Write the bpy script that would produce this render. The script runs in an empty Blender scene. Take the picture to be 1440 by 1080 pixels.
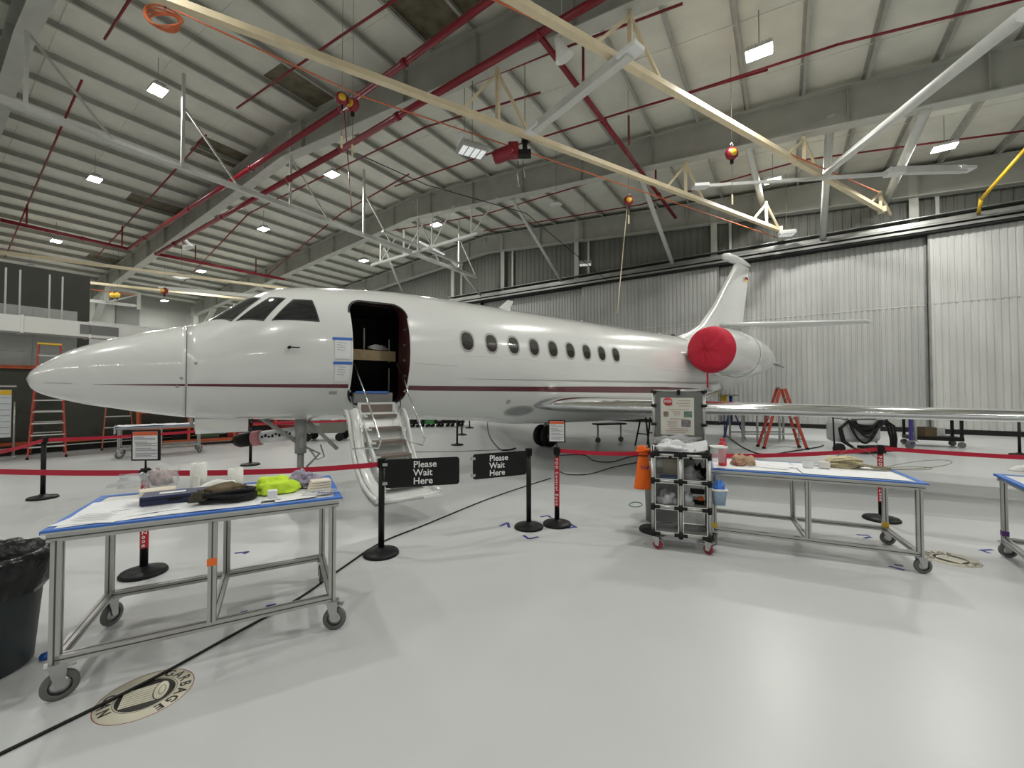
import bpy, bmesh, math, random
from mathutils import Vector, Matrix, noise
R=math.radians
D=bpy.data; SC=bpy.context.scene
COL=SC.collection
random.seed(7)
# ------------------------------------------------------------ camera, world, lights
FPX=580.0; HC=1.68; YAW=R(33.4); PITCH=R(1.185)
cam=D.objects.new('camera',D.cameras.new('camera')); COL.objects.link(cam); SC.camera=cam
cam.data.sensor_width=36; cam.data.lens=FPX/1440*36; cam.data.clip_end=300; cam.data.clip_start=.05
cam.location=(0,0,HC); cam.rotation_euler=(R(90)+PITCH,0,YAW)
w=D.worlds.new('world'); SC.world=w; w.use_nodes=True
w.node_tree.nodes['Background'].inputs[0].default_value=(.8,.85,.9,1)
w.node_tree.nodes['Background'].inputs[1].default_value=.05
SC.view_settings.view_transform='Standard'; SC.view_settings.look='None'
SC.view_settings.exposure=0.0; SC.view_settings.gamma=1; SC.view_settings.use_curve_mapping=False
LAMP_W=295; LAMP_COL=(1,.99,.945); STRIP_W=40
def area(name,loc,sx,sy,p,rot=(0,0,0)):
    l=D.lights.new(name,'AREA'); l.shape='ELLIPSE' if sx==sy else 'RECTANGLE'; l.size=sx; l.size_y=sy
    l.energy=p; l.color=LAMP_COL
    o=D.objects.new(name,l); COL.objects.link(o); o.location=loc; o.rotation_euler=rot
    return o
CR,SR=math.cos(YAW),math.sin(YAW)
def C(lat,dep,z=0):            # metres right of / ahead of the viewpoint -> building coordinates
    return Vector((CR*lat-SR*dep, SR*lat+CR*dep, z))
def ray(px,py):
    d=Vector(((px-720)/FPX,(540-py)/FPX,-1)); return cam.rotation_euler.to_matrix()@d
def W(px,py,z):
    d=ray(px,py); k=(z-HC)/d.z; return Vector((0,0,HC))+d*k
def F(px,py): return W(px,py,0)
ZR=13.3; XR=-18.0; SL=.082     # roof underside: ridge height, ridge line, slope
def roofz(x): return ZR-SL*abs(x-XR)
def RF(px,py,off):
    d=ray(px,py); z=12.
    for i in range(30):
        p=Vector((0,0,HC))+d*((z-HC)/d.z); z=.5*z+.5*(roofz(p.x)-off)
    return p
# lamp positions (X,Y)
LAMPS=[(-18,5.0),(-26.3,5.1),(-36,5.4),(-42.5,5.2),(-18,11.6),(-26,12.3),(-36,12.7),(-46,13.5),(-18,18.7),(-26,19.4),
       (-.45,12.6),(4.8,20.3),(-.3,20.6)]
UNSEEN=[(1,5.0),(9,12.5),(9,4.5),(9,-3),(0,-3.5),(-9,-4),(-18,-3.5),(-26,-3.5),(-9,1.5),(-36,19.5),(-36,-3),(-46,20)]
# ------------------------------------------------------------ materials
MATS={}
def mat(name,col,rough=.5,metal=0,coat=0,nz=0,nscale=8,bump=0,bscale=40,emit=0,alpha=1,trans=0,wave=None,var=None,ior=None,stretch=None):
    if name in MATS: return MATS[name]
    m=D.materials.new(name); m.use_nodes=True; nt=m.node_tree; b=nt.nodes['Principled BSDF']; MATS[name]=m
    b.inputs['Base Color'].default_value=(*col,1); b.inputs['Roughness'].default_value=rough; b.inputs['Metallic'].default_value=metal
    if coat: b.inputs['Coat Weight'].default_value=coat; b.inputs['Coat Roughness'].default_value=.03
    if emit: b.inputs['Emission Color'].default_value=(*col,1); b.inputs['Emission Strength'].default_value=emit
    if alpha<1: b.inputs['Alpha'].default_value=alpha
    if trans: b.inputs['Transmission Weight'].default_value=trans
    if name in ('black_plastic','matte_black','black_rubber'): b.inputs['Specular IOR Level'].default_value=.22
    if name=='floor_epoxy': b.inputs['Specular IOR Level'].default_value=.30
    if ior: b.inputs['IOR'].default_value=ior
    tc=nt.nodes.new('ShaderNodeTexCoord')
    src=tc.outputs['Object']
    if stretch:
        mp=nt.nodes.new('ShaderNodeMapping'); mp.inputs['Scale'].default_value=stretch; nt.links.new(src,mp.inputs[0]); src=mp.outputs[0]
    if nz:
        n=nt.nodes.new('ShaderNodeTexNoise'); n.inputs['Scale'].default_value=nscale; n.inputs['Detail'].default_value=5
        nt.links.new(src,n.inputs['Vector'])
        mx=nt.nodes.new('ShaderNodeMix'); mx.data_type='RGBA'
        c2=var if var else tuple(c*(1-nz) for c in col)
        mx.inputs['A'].default_value=(*c2,1); mx.inputs['B'].default_value=(*[min(1,c*(1+nz*.4)) for c in col],1)
        rp=nt.nodes.new('ShaderNodeMapRange'); rp.inputs['From Min'].default_value=.3; rp.inputs['From Max'].default_value=.7
        nt.links.new(n.outputs['Fac'],rp.inputs['Value']); nt.links.new(rp.outputs[0],mx.inputs['Factor'])
        nt.links.new(mx.outputs['Result'],b.inputs['Base Color'])
    if bump:
        n2=nt.nodes.new('ShaderNodeTexNoise'); n2.inputs['Scale'].default_value=bscale; n2.inputs['Detail'].default_value=3
        nt.links.new(src,n2.inputs['Vector'])
        bp=nt.nodes.new('ShaderNodeBump'); bp.inputs['Strength'].default_value=bump; bp.inputs['Distance'].default_value=.02
        nt.links.new(n2.outputs['Fac'],bp.inputs['Height']); nt.links.new(bp.outputs[0],b.inputs['Normal'])
    return m
FLOOR=mat('floor_epoxy',(.56,.575,.575),.30,nz=.06,nscale=.5,bump=.012,bscale=60)
ROOF=mat('roof_insulation',(.72,.72,.64),.8,nz=.10,nscale=1.2,bump=.25,bscale=6)
PURL=mat('purlin_paint',(.40,.40,.365),.6,nz=.15,nscale=3)
STEEL=mat('frame_paint',(.52,.525,.48),.55,nz=.10,nscale=2)
STEELD=mat('frame_paint_web',(.42,.425,.385),.6,nz=.14,nscale=1.3)
WHITEP=mat('white_painted_steel',(.60,.61,.58),.45,nz=.06,nscale=3)
DOORM=mat('ribbed_door_metal',(.56,.565,.545),.5,nz=.14,nscale=.6,stretch=(3,1,.35))
CLAD=mat('upper_cladding',(.155,.16,.14),.65,nz=.15,nscale=.7)
TRACK=mat('door_track_metal',(.33,.335,.32),.35,metal=.5,nz=.2,nscale=2)
BLACK=mat('black_plastic',(.012,.012,.013),.42)
BLACKM=mat('matte_black',(.02,.02,.02),.8)
DKGREEN=mat('dark_green_wall',(.055,.058,.045),.55,nz=.2,nscale=2)
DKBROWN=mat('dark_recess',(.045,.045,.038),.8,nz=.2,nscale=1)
BLOCK=mat('pale_block',(.42,.43,.42),.8,nz=.08,nscale=3,bump=.2,bscale=10)
ORANGE=mat('orange_paint',(.52,.10,.03),.5,nz=.15,nscale=6)
REDP=mat('red_pipe_paint',(.23,.010,.022),.32,nz=.1,nscale=4)
CREAM=mat('cream_rail_paint',(.72,.62,.42),.4,nz=.1,nscale=3)
YEL=mat('yellow_paint',(.75,.48,.03),.4)
DUCT=mat('white_duct_metal',(.82,.83,.80),.45)
BROWNP=mat('stained_skylight',(.16,.14,.09),.7,nz=.4,nscale=3)
ALU=mat('extruded_aluminium',(.52,.52,.50),.32,metal=.85,nz=.08,nscale=8)
ALUD=mat('aluminium_slot',(.10,.10,.10),.5,metal=.5)
CHROME=mat('polished_metal',(.82,.83,.84),.12,metal=1,bump=.02,bscale=3)
PAPER=mat('white_paper',(.80,.81,.82),.7,nz=.04,nscale=10)
PRINT=mat('grey_print',(.30,.31,.33),.8)
BTAPE=mat('blue_tape',(.05,.17,.56),.55,nz=.1,nscale=20)
DBTAPE=mat('dark_blue_tape',(.03,.04,.22),.6)
ORTAPE=mat('orange_tape',(.9,.18,.03),.5)
RUBBER=mat('grey_rubber',(.13,.13,.13),.6)
RUBK=mat('black_rubber',(.015,.015,.016),.65,bump=.2)
CAST=mat('caster_steel',(.5,.5,.5),.3,metal=.9)
BELT=mat('red_webbing',(.50,.010,.040),.6)
REDL=mat('red_vinyl',(.45,.008,.02),.4)
WHITE=mat('white_lettering',(.85,.85,.85),.5)
JETW=mat('white_gloss_paint',(.75,.765,.745),.22,coat=1,nz=.02,nscale=1)
JETG=mat('grey_primer',(.36,.37,.35),.4)
MAROON=mat('maroon_stripe',(.11,.004,.014),.25,coat=.6)
GSTR=mat('silver_stripe',(.42,.42,.39),.35)
GLASSD=mat('dark_cockpit_glass',(.012,.014,.015),.05,coat=1)
GLASSW=mat('cabin_window_glass',(.07,.075,.065),.06,coat=1)
SEAL=mat('dark_window_seal',(.02,.02,.02),.5)
LINE=mat('panel_gap',(.10,.10,.10),.6)
LLINE=mat('light_seam',(.85,.85,.83),.4)
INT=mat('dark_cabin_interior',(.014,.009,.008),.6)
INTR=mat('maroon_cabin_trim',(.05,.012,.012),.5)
WOOD=mat('wood_plank',(.35,.26,.14),.6,nz=.2,nscale=14)
COVER=mat('red_cover_fabric',(.50,.010,.035),.75,bump=.15,bscale=90)
TREAD=mat('brown_step_pad',(.20,.165,.14),.8,bump=.3,bscale=120)
GEAR=mat('grey_gear_paint',(.34,.35,.34),.4)
BAGK=mat('black_bin_liner',(.012,.012,.014),.28,bump=.6,bscale=14)
BIN=mat('dark_slate_bin',(.035,.045,.05),.5,bump=.05,bscale=60)
GBIN=mat('grey_bin_plastic',(.20,.20,.19),.5)
GPANEL=mat('grey_panel_board',(.17,.18,.17),.6)
CLEAR=mat('clear_plastic_film',(.75,.77,.78),.2,alpha=.30,bump=.6,bscale=18)
CREASE=mat('white_plastic_bag',(.78,.79,.80),.35,bump=.5,bscale=14)
TOWEL=mat('paper_towel',(.80,.80,.76),.85,bump=.3,bscale=30)
NAVY=mat('navy_plastic',(.010,.018,.075),.4)
BROWNF=mat('brown_fabric',(.16,.12,.065),.9,nz=.3,nscale=10,bump=.3)
LIME=mat('lime_fabric',(.60,.85,.05),.8,bump=.3,bscale=20)
LILAC=mat('lilac_grey_plastic',(.36,.33,.44),.4,nz=.4,nscale=9,bump=.5,bscale=16)
CREAMF=mat('cream_cloth',(.75,.68,.57),.85,bump=.4,bscale=20)
TANF=mat('tan_leather_glove',(.50,.34,.22),.85,nz=.25,nscale=14,bump=.4,bscale=30)
STRAP=mat('cream_webbing',(.72,.64,.42),.85,nz=.3,nscale=40)
WIRE=mat('olive_wire',(.20,.18,.10),.5)
PINKR=mat('red_bottle_plastic',(.62,.03,.06),.35)
HIVIS=mat('orange_fabric',(.95,.16,.01),.6,bump=.1)
HOSEO=mat('orange_hose',(.62,.16,.06),.5)
GRN=mat('green_paint',(.05,.22,.06),.5)
REDC=mat('red_cabinet_paint',(.34,.012,.015),.35)
BLUEP=mat('blue_paint',(.02,.05,.20),.4)
DECAL=mat('cream_floor_decal',(.66,.63,.50),.4)
DECK=mat('black_floor_decal',(.03,.028,.025),.5)
DECR=mat('maroon_decal_ring',(.28,.03,.04),.5)
LADR=mat('red_ladder_fibreglass',(.42,.055,.03),.5)
LADO=mat('orange_ladder_fibreglass',(.40,.09,.04),.5)
PHOTO=mat('dark_photo_print',(.08,.05,.07),.5,nz=.9,nscale=60,var=(.3,.3,.3))
PHOTO2=mat('green_photo_print',(.04,.12,.11),.5,nz=.9,nscale=60,var=(.2,.25,.2))
LENS=mat('lamp_lens',(1,.97,.88),.4,emit=28)
LENSOFF=mat('unlit_lens_weak_glow',(.8,.82,.82),.3,emit=.5)  # lens of switched-off lamps, lightened by a weak glow of its own
# ------------------------------------------------------------ mesh helpers
class MB:
    def __init__(s): s.v=[]; s.f=[]; s.mi=[]; s.mats=[]; s.cur=0; s.smooth=[]
    def m(s,mt):
        if mt not in s.mats: s.mats.append(mt)
        s.cur=s.mats.index(mt); return s
    def add(s,vs,fs,sm=False):
        n=len(s.v); s.v+= [tuple(v) for v in vs]; s.f+=[tuple(i+n for i in f) for f in fs]
        s.mi+=[s.cur]*len(fs); s.smooth+=[sm]*len(fs); return s
    def box(s,c,d,rz=0,M=None):
        hx,hy,hz=d[0]/2,d[1]/2,d[2]/2; c=Vector(c)
        vs=[Vector((x*hx,y*hy,z*hz)) for z in(-1,1) for y in(-1,1) for x in(-1,1)]
        if M is None: M=Matrix.Rotation(rz,3,'Z')
        vs=[c+M@v for v in vs]
        return s.add(vs,[(0,2,3,1),(4,5,7,6),(0,1,5,4),(2,6,7,3),(0,4,6,2),(1,3,7,5)])
    def beam(s,a,b,w,h,up=(0,0,1)):
        a=Vector(a);b=Vector(b);z=(b-a); L=z.length
        if L<1e-6: return s
        z.normalize(); u=Vector(up); x=z.cross(u)
        if x.length<1e-3: x=z.cross(Vector((1,0,0)))
        x.normalize(); y=x.cross(z); M=Matrix((x,z,y)).transposed()
        return s.box((a+b)/2,(w,L,h),M=M)
    def cyl(s,a,b,r,n=12,r2=None,cap=True,sm=True):
        a=Vector(a);b=Vector(b);z=(b-a).normalized(); x=z.orthogonal().normalized(); y=z.cross(x); r2=r if r2 is None else r2
        vs=[a+(x*math.cos(t)+y*math.sin(t))*r for t in [2*math.pi*i/n for i in range(n)]]
        vs+=[b+(x*math.cos(t)+y*math.sin(t))*r2 for t in [2*math.pi*i/n for i in range(n)]]
        s.add(vs,[(i,(i+1)%n,n+(i+1)%n,n+i) for i in range(n)],sm)
        if cap: 
            k=len(s.v)-2*n; s.f+=[tuple(k+i for i in range(n-1,-1,-1)),tuple(k+n+i for i in range(n))]; s.mi+=[s.cur]*2; s.smooth+=[False]*2
        return s
    def tube(s,pts,r,n=8,closed=False,rz=1):
        P=[Vector(p) for p in pts]; m=len(P); vs=[];px=None
        for i,p in enumerate(P):
            if closed: t=P[(i+1)%m]-P[i-1]
            else: t=P[min(i+1,m-1)]-P[max(i-1,0)]
            t.normalize()
            x=(px-t*px.dot(t)) if px is not None else t.orthogonal()
            if x.length<1e-5: x=t.orthogonal()
            x.normalize(); px=x; y=t.cross(x)
            vs+=[p+(x*math.cos(a)+y*math.sin(a))*r for a in [2*math.pi*k/n for k in range(n)]]
        fs=[]
        for i in range(m if closed else m-1):
            j=(i+1)%m
            fs+=[(i*n+k,i*n+(k+1)%n,j*n+(k+1)%n,j*n+k) for k in range(n)]
        if not closed: fs+=[tuple(range(n-1,-1,-1)),tuple((m-1)*n+k for k in range(n))]
        return s.add(vs,fs,True)
    def lathe(s,prof,n=24,c=(0,0,0),M=None,sm=True):
        c=Vector(c); vs=[]
        for r,z in prof:
            for k in range(n):
                a=2*math.pi*k/n; v=Vector((r*math.cos(a),r*math.sin(a),z))
                vs.append(c+(M@v if M else v))
        fs=[]
        for i in range(len(prof)-1):
            fs+=[(i*n+k,i*n+(k+1)%n,(i+1)*n+(k+1)%n,(i+1)*n+k) for k in range(n)]
        return s.add(vs,fs,sm)
    def grid(s,P,nu,nv,closed_u=False,sm=True):   # P[j*nu+i]
        fs=[]
        for j in range(nv-1):
            for i in range(nu if closed_u else nu-1):
                k=(i+1)%nu; fs.append((j*nu+i,j*nu+k,(j+1)*nu+k,(j+1)*nu+i))
        return s.add(P,fs,sm)
    def prism(s,poly,a,b):        # poly: 2D list, a,b functions/3D maps: point list lower & upper
        lo=[a(*p) for p in poly]; hi=[b(*p) for p in poly]; n=len(poly)
        return s.add(lo+hi,[tuple(range(n-1,-1,-1)),tuple(range(n,2*n))]+[(i,(i+1)%n,n+(i+1)%n,n+i) for i in range(n)])
    def build(s,name,mt=None,parent=None,kind=None,label=None,bevel=0):
        me=D.meshes.new(name); me.from_pydata(s.v,[],s.f)
        ms=s.mats if s.mats else [mt]
        for q in ms: me.materials.append(q)
        if s.mats: me.polygons.foreach_set('material_index',s.mi)
        me.polygons.foreach_set('use_smooth',s.smooth); me.update()
        bm=bmesh.new(); bm.from_mesh(me); bmesh.ops.recalc_face_normals(bm,faces=bm.faces); bm.to_mesh(me); bm.free()
        o=D.objects.new(name,me); COL.objects.link(o)
        if parent: o.parent=parent
        if kind: o['kind']=kind
        if label: o['label']=label
        if bevel:
            md=o.modifiers.new('bevel','BEVEL'); md.width=bevel; md.segments=2; md.limit_method='ANGLE'
        return o
def tag(o,label,cat,group=None):
    o['label']=label; o['category']=cat
    if group: o['group']=group
    return o
def thing(name,label,cat,loc=(0,0,0),rz=0,group=None):
    o=D.objects.new(name,None); COL.objects.link(o); o.location=loc; o.rotation_euler=(0,0,rz); o.empty_display_size=.1
    return tag(o,label,cat,group)
def struct(name,mb,mt=None,parent=None):
    o=mb.build(name,mt,parent)
    if not parent: o['kind']='structure'
    return o
def copy_tree(o,parent=None):
    c=o.copy(); COL.objects.link(c); c.parent=parent
    for ch in list(o.children): copy_tree(ch,c)
    return c
def blob(c,size,seed=0,amp=.25,fr=2.2,flat=True,n=3,rz=0):
    bm=bmesh.new(); bmesh.ops.create_icosphere(bm,subdivisions=n,radius=1); off=Vector((seed*3.7,seed*1.3,seed*.7))
    M=Matrix.Rotation(rz,3,'Z')
    vs=[]
    for v in bm.verts:
        k=1+amp*noise.noise(v.co*fr+off)*2+amp*.5*noise.noise(v.co*fr*2.7+off)*2
        p=v.co*k
        z=p.z
        if flat: z=max(z,-.35)+.35
        vs.append(Vector(c)+M@Vector((p.x*size[0],p.y*size[1],z*size[2])))
    fs=[tuple(x.index for x in f.verts) for f in bm.faces]; bm.free()
    mb=MB(); mb.add(vs,fs,True); return mb
def text_obj(txt,size,mt,name,parent,loc,rot,ext=.001,off=.0,align='LEFT',sp=1,line=.9):
    c=D.curves.new('t','FONT'); c.body=txt; c.size=size; c.extrude=ext; c.offset=off; c.align_x=align; c.space_line=line; c.space_character=sp; c.resolution_u=3
    t=D.objects.new('t',c); COL.objects.link(t); dg=bpy.context.evaluated_depsgraph_get(); dg.update()
    me=D.meshes.new_from_object(t.evaluated_get(dg)); D.objects.remove(t); 
    me.materials.clear(); me.materials.append(mt)
    o=D.objects.new(name,me); COL.objects.link(o); o.parent=parent; o.location=loc; o.rotation_euler=rot
    return o
def v3(p,z): return Vector((p[0],p[1],z))
# ============================================================ SETTING
XL,XRT,YB,YD=-50,15,-12,24.3
struct('floor',MB().box(((XL+XRT)/2,(YB+YD)/2,-.1),(XRT-XL+2,YD-YB+2,.2)),FLOOR)
mb=MB()
for (xa,xb) in ((XL-.5,XR),(XR,XRT+.5)):
    za,zb=roofz(xa),roofz(xb)
    mb.add([(xa,YB-1,za),(xb,YB-1,zb),(xb,YD+1,zb),(xa,YD+1,za),(xa,YB-1,za+.3),(xb,YB-1,zb+.3),(xb,YD+1,zb+.3),(xa,YD+1,za+.3)],
      [(0,1,2,3),(7,6,5,4),(0,4,5,1),(1,5,6,2),(2,6,7,3),(3,7,4,0)])
ceiling=struct('ceiling',mb,ROOF)
# purlins: one long Z-section each
x=XR+.8; xs=[]
while x<XRT: xs.append(x); x+=1.62
x=XR-.8
while x>XL: xs.append(x); x-=1.62
pm=MB()
pm.box((0,(YB+YD)/2,-.12),(.012,YD-YB,.24)).box((.04,(YB+YD)/2,-.235),(.08,YD-YB,.012)).box((-.04,(YB+YD)/2,-.006),(.08,YD-YB,.012))
p0=None
for x in xs:
    if p0 is None: p0=pm.build('purlin',PURL,ceiling); o=p0
    else: o=p0.copy(); COL.objects.link(o)
    o.location=(x,0,roofz(x)+.003)
# insulation seams: narrow lapped strips across the bays
sm=None
for k in range(14):
    y=YB+2.3+k*2.5
    for (xa,xb) in ((XL,XR),(XR,XRT)):
        b=MB().beam((xa,y,roofz(xa)-.008),(xb,y,roofz(xb)-.008),.05,.02); b.build('insulation_seam',ROOF,ceiling)
# stained translucent panels
for (px,py,wx,wy) in ((425,121,1.5,2.0),(318,219,1.5,2.4),(222,290,1.5,2.6),(612,8,2.6,1.5),(158,365,1.5,2.5),(160,72,0,0)):
    if wx==0: continue
    p=RF(px,py,.02); c=(p.x,p.y)
    sgn=SL if p.x<XR else -SL
    MB().beam((c[0]-wx/2,c[1],roofz(c[0]-wx/2)-.012),(c[0]+wx/2,c[1],roofz(c[0]+wx/2)-.012),wy,.02).build('skylight_panel',BROWNP,ceiling,label='brown stained translucent roof panel')
# rigid frames
def flz(x): return 11.85-SL*abs(x-XR)
FY=[2.0,9.4,16.8,23.95,-5.4]
for y in FY:
    web=MB(); rootn='roof_frame'
    tops=[]
    for (xa,xb) in ((XL+1.0,XR),(XR,XRT-.5)):
        web.beam((xa,y,(flz(xa)+roofz(xa)-.25)/2),(xb,y,(flz(xb)+roofz(xb)-.25)/2),.02,1.2)
    o=struct(rootn,web,STEELD)
    fl=MB(); ft=MB()
    for (xa,xb) in ((XL+1.0,XR),(XR,XRT-.5)):
        fl.beam((xa,y,flz(xa)),(xb,y,flz(xb)),.42,.035); ft.beam((xa,y,roofz(xa)-.25),(xb,y,roofz(xb)-.25),.42,.03)
    fl.build('bottom_flange',STEEL,o); ft.build('top_flange',STEELD,o)
    s0=None; x=XL+3
    while x<XRT:
        z=(flz(x)+roofz(x)-.25)/2
        if s0 is None: s0=MB().box((0,0,0),(.02,.36,1.19)).build('stiffener',STEELD,o); q=s0
        else: q=s0.copy(); COL.objects.link(q)
        q.location=(x,y,z); x+=3.05
    # haunch and column on far side
    cl=MB(); zc=flz(XL+1)
    for xx in (XL+.5,):
        cl.box((xx+.1,y,(zc+1)/2),(.02,.4,zc+1)).box((xx+.8,y,(zc)/2),(.03,.42,zc)).box((xx+.45,y,zc/2),(.7,.02,zc))
    cl.beam((XL+1.3,y,zc-2.5),(XL+5.5,y,flz(XL+5.5)-.1),.42,.04)
    cl.build('column',STEEL,o)
# far-left wall, back wall, right wall
struct('wall_left',MB().box((XL-.1,(YB+YD)/2,5.3),(.2,YD-YB+1,10.7)),mat('far_wall_paint',(.40,.405,.375),.7,nz=.08,nscale=.8))
struct('wall_back',MB().box(((XL+XRT)/2,YB-.1,6.5),(XRT-XL+1,.2,13.2)),mat('back_wall_paint',(.45,.45,.43),.7))
struct('wall_right',MB().box((XRT+.1,(YB+YD)/2,5.4),(.2,YD-YB+1,10.8)),mat('right_wall_paint',(.5,.5,.48),.7))
for (y,z) in ((16.2,7.2),(12,7.2),(19.5,5.2)):
    pass
# upper cladding on the door side (ribbed) above header
def ribbed(xa,xb,za,zb,y,pitch,depth,ztop=None,w=.5):
    n=max(1,int(round((xb-xa)/pitch))); P=[];st=(xb-xa)/n
    pr=[]
    for i in range(n):
        x=xa+i*st
        pr+=[(x,0),(x+st*.62,0),(x+st*.70,-depth),(x+st*.92,-depth)]
    pr.append((xb,0))
    lo=[(x,y+d*-1*-1,za) for x,d in pr]; 
    hi=[(x,y+d,(ztop(x) if ztop else zb)) for x,d in pr]
    m=MB(); n2=len(pr)
    m.add(lo+hi,[(i,i+1,n2+i+1,n2+i) for i in range(n2-1)])
    return m
cl=MB(); 
c1=ribbed(XL,XR,8.9,0,YD-.02,.33,-.03,ztop=roofz); c2=ribbed(XR,XRT,8.9,0,YD-.02,.33,-.03,ztop=roofz)
up=struct('wall_door_side',c1.add(c2.v,c2.f),CLAD)
MB().box(((XL+XRT)/2,YD+.35,5.5),(XRT-XL,.1,11)).build('backing',CLAD,up)
c3=ribbed(XL,-21.5,0,8.9,YD-.02,.33,-.03); c3.build('lower_cladding',mat('lower_clad',(.40,.405,.38),.6,nz=.1),up)
for x in (-21.3,-16.6,-10.9,-3.0,4.7,12.5):
    b=MB(); b.box((x,YD-.2,(8.9+roofz(x)-.3)/2),(.05,.3,roofz(x)-9.2)).box((x,YD-.35,(8.9+roofz(x)-.3)/2),(.3,.03,roofz(x)-9.2)); b.box((x+.75,YD-.16,(8.9+roofz(x)-.3)/2),(.12,.12,roofz(x)-9.2))
    b.build('girt_post',STEEL,up)
# header / door tracks
hd=MB().m(TRACK)
for k,(dy,z,h) in enumerate(((.25,8.86,.10),(.5,8.80,.07),(.7,8.68,.12),(.9,8.52,.06))):
    hd.box(((-21.5+XRT)/2,YD-dy,z),(XRT+21.5,.16,h))
hd.m(BLACKM).box(((-21.5+XRT)/2,YD-.45,8.34),(XRT+21.5,.9,.24)); hd.m(TRACK).box(((-21.5+XRT)/2,YD-.93,8.36),(XRT+21.5,.03,.10))
hd.box(((-21.5+XRT)/2,YD-.4,9.0),(XRT+21.5,.5,.03))
struct('trim_1',hd).name='door_track_header'
D.objects['door_track_header']['kind']='structure'
# door leaves
seams=[-18.3,-10.4,-2.75,5.05,12.9]
offs=[.72,.40,.60,.36,.6]
edges=[-21.5]+seams+[XRT]
for i in range(len(edges)-1):
    a,b=edges[i],edges[i+1]; y=YD-(.35 if i%2 else .62)
    m=MB().m(DOORM if i>3 else mat('darker_ribbed_door_metal',(.43,.435,.42),.5,nz=.14,nscale=.6,stretch=(3,1,.35))); lf=ribbed(a+.02,b-.02,.13,8.24,y,.205,-.028); m.add(lf.v,lf.f)  # leaves further left use a darker copy of the door metal
    o=m.build('door_%d'%(i+1)); o['kind']='structure'
    m=MB(); m.box((a+.03,y+.06,4.2),(.06,.16,8.1)).box((b-.03,y+.06,4.2),(.06,.16,8.1)); m.box(((a+b)/2,y+.08,8.2),(b-a,.1,.08)); m.build('leaf_frame',BLACKM if i in(0,) else TRACK,o)
    MB().box(((a+b)/2,y+.05,.10),(b-a,.12,.20)).build('bottom_seal',BLACKM,o)
    MB().box(((a+b)/2,y-.006,5.35),(b-a-.1,.012,.03)).build('lap_joint',DOORM,o)
# ---- low office block at left
XW=-17.3
ob=MB().m(BLOCK).box((XW-2.0,(YB+3.05)/2,(2.35+4.05)/2),(4,3.05-YB,1.70))
o=struct('wall_office',ob)
pl=None
for r in range(9):
    for k in range(18):
        y=2.95-.4-k*.86-(.43 if r%2 else 0)
        if y<-6 : continue
        q=None
MB().box((XW-2.02,(YB+8.0)/2,1.19),(4,8.0-YB,2.30)).build('lower_panel_wall',DKGREEN,o)
MB().box((XW-.0,(YB+8.0)/2,2.37),(.12,8.0-YB,.09)).build('orange_cap_rail',ORANGE,o)
MB().box((XW+.06,(YB+8.0)/2,.30),(.08,8.0-YB,.09)).build('orange_bumper_rail',ORANGE,o)
MB().box((XW+.06,(YB+8.0)/2,.18),(.06,8.0-YB,.03)).build('grey_bumper_rail',WHITEP,o)
MB().box((XW+.05,(YB+8.0)/2,.07),(.05,8.0-YB,.14)).build('black_base',BLACKM,o)
s=MB()
for k in range(8): s.box((XW+.004,2.2-k*1.3,3.2),(.01,.02,1.65))
for k in range(3): s.box((XW+.004,(YB+3.05)/2,2.8+k*.42),(.01,3.05-YB,.012))
s.build('panel_joint',mat('joint_grey',(.33,.335,.33),.8),o,kind='stuff')
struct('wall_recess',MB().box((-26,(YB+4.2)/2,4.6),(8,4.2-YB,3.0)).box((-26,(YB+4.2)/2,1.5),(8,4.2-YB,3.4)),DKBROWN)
bh=MB().m(BLOCK).box((-32,(6+14.5)/2-1.5,2.7),(4,10,5.4)); struct('wall_inner_block',bh)
# tall far windows / louvres on the far wall
for (px,py,wd,hh) in ((180,445,1.6,2.2),(157,480,1.6,.8)):
    p=ray(px,py); k=(XL+.1)/p.x; q=Vector((0,0,HC))+p*k
    MB().box((XL+.08,q.y,q.z),(.1,wd,hh)).build('louvre_panel',mat('grey_louvre',(.16,.165,.15),.6),D.objects['wall_left'])
# small details on cladding: nothing else
exec_later=[]
# ============================================================ CEILING SERVICES
# lamps
def make_lamp(lit=True):
    t=thing('high_bay_lamp','','lamp')
    MB().box((0,0,.05),(.62,.42,.10)).build('housing',WHITEP,t)
    m=MB()
    for k in range(7): m.box((-.24+k*.08,0,.14),(.012,.30,.09))
    m.build('heat_sink',GEAR,t)
    MB().box((0,0,-.012),(.60,.40,.024)).build('lens',LENS if lit else LENSOFF,t)
    MB().cyl((0,0,.1),(0,0,1.14),.012,6).build('hanger_rod',PURL,t)
    return t
lp=make_lamp(); first=True
descr=['bright high bay lamp above the nose of the jet, largest on the left side','bright high bay lamp below and left of the largest left lamp','small bright high bay lamp at far left above the white duct',
 'tiny bright high bay lamp at the far left edge, nearest the end wall','bright high bay lamp just right of the twin red mains, above the cockpit','bright high bay lamp between the cockpit and the twin red mains','small high bay lamp under the far red cross main',
 'tiny high bay lamp by the far end wall, above the nose','high bay lamp over the fuselage door, behind the white truss','small high bay lamp behind the white truss, left of the fuselage door',
 'biggest and brightest high bay lamp, top right above the cream rail','bright high bay lamp at the far right above the white crane beam','bright high bay lamp touching the far end of the right cream rail']
for i,(x,y) in enumerate(LAMPS):
    t=lp if first else copy_tree(lp); first=False
    z=roofz(x)-1.15; t.location=(x,y,z); t.rotation_euler=(0,0,0); t['label']=descr[i]; t['group']='lit high bay lamps'
    area('lamp_light',(x,y,z-.03),.5,.5,LAMP_W)
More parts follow.
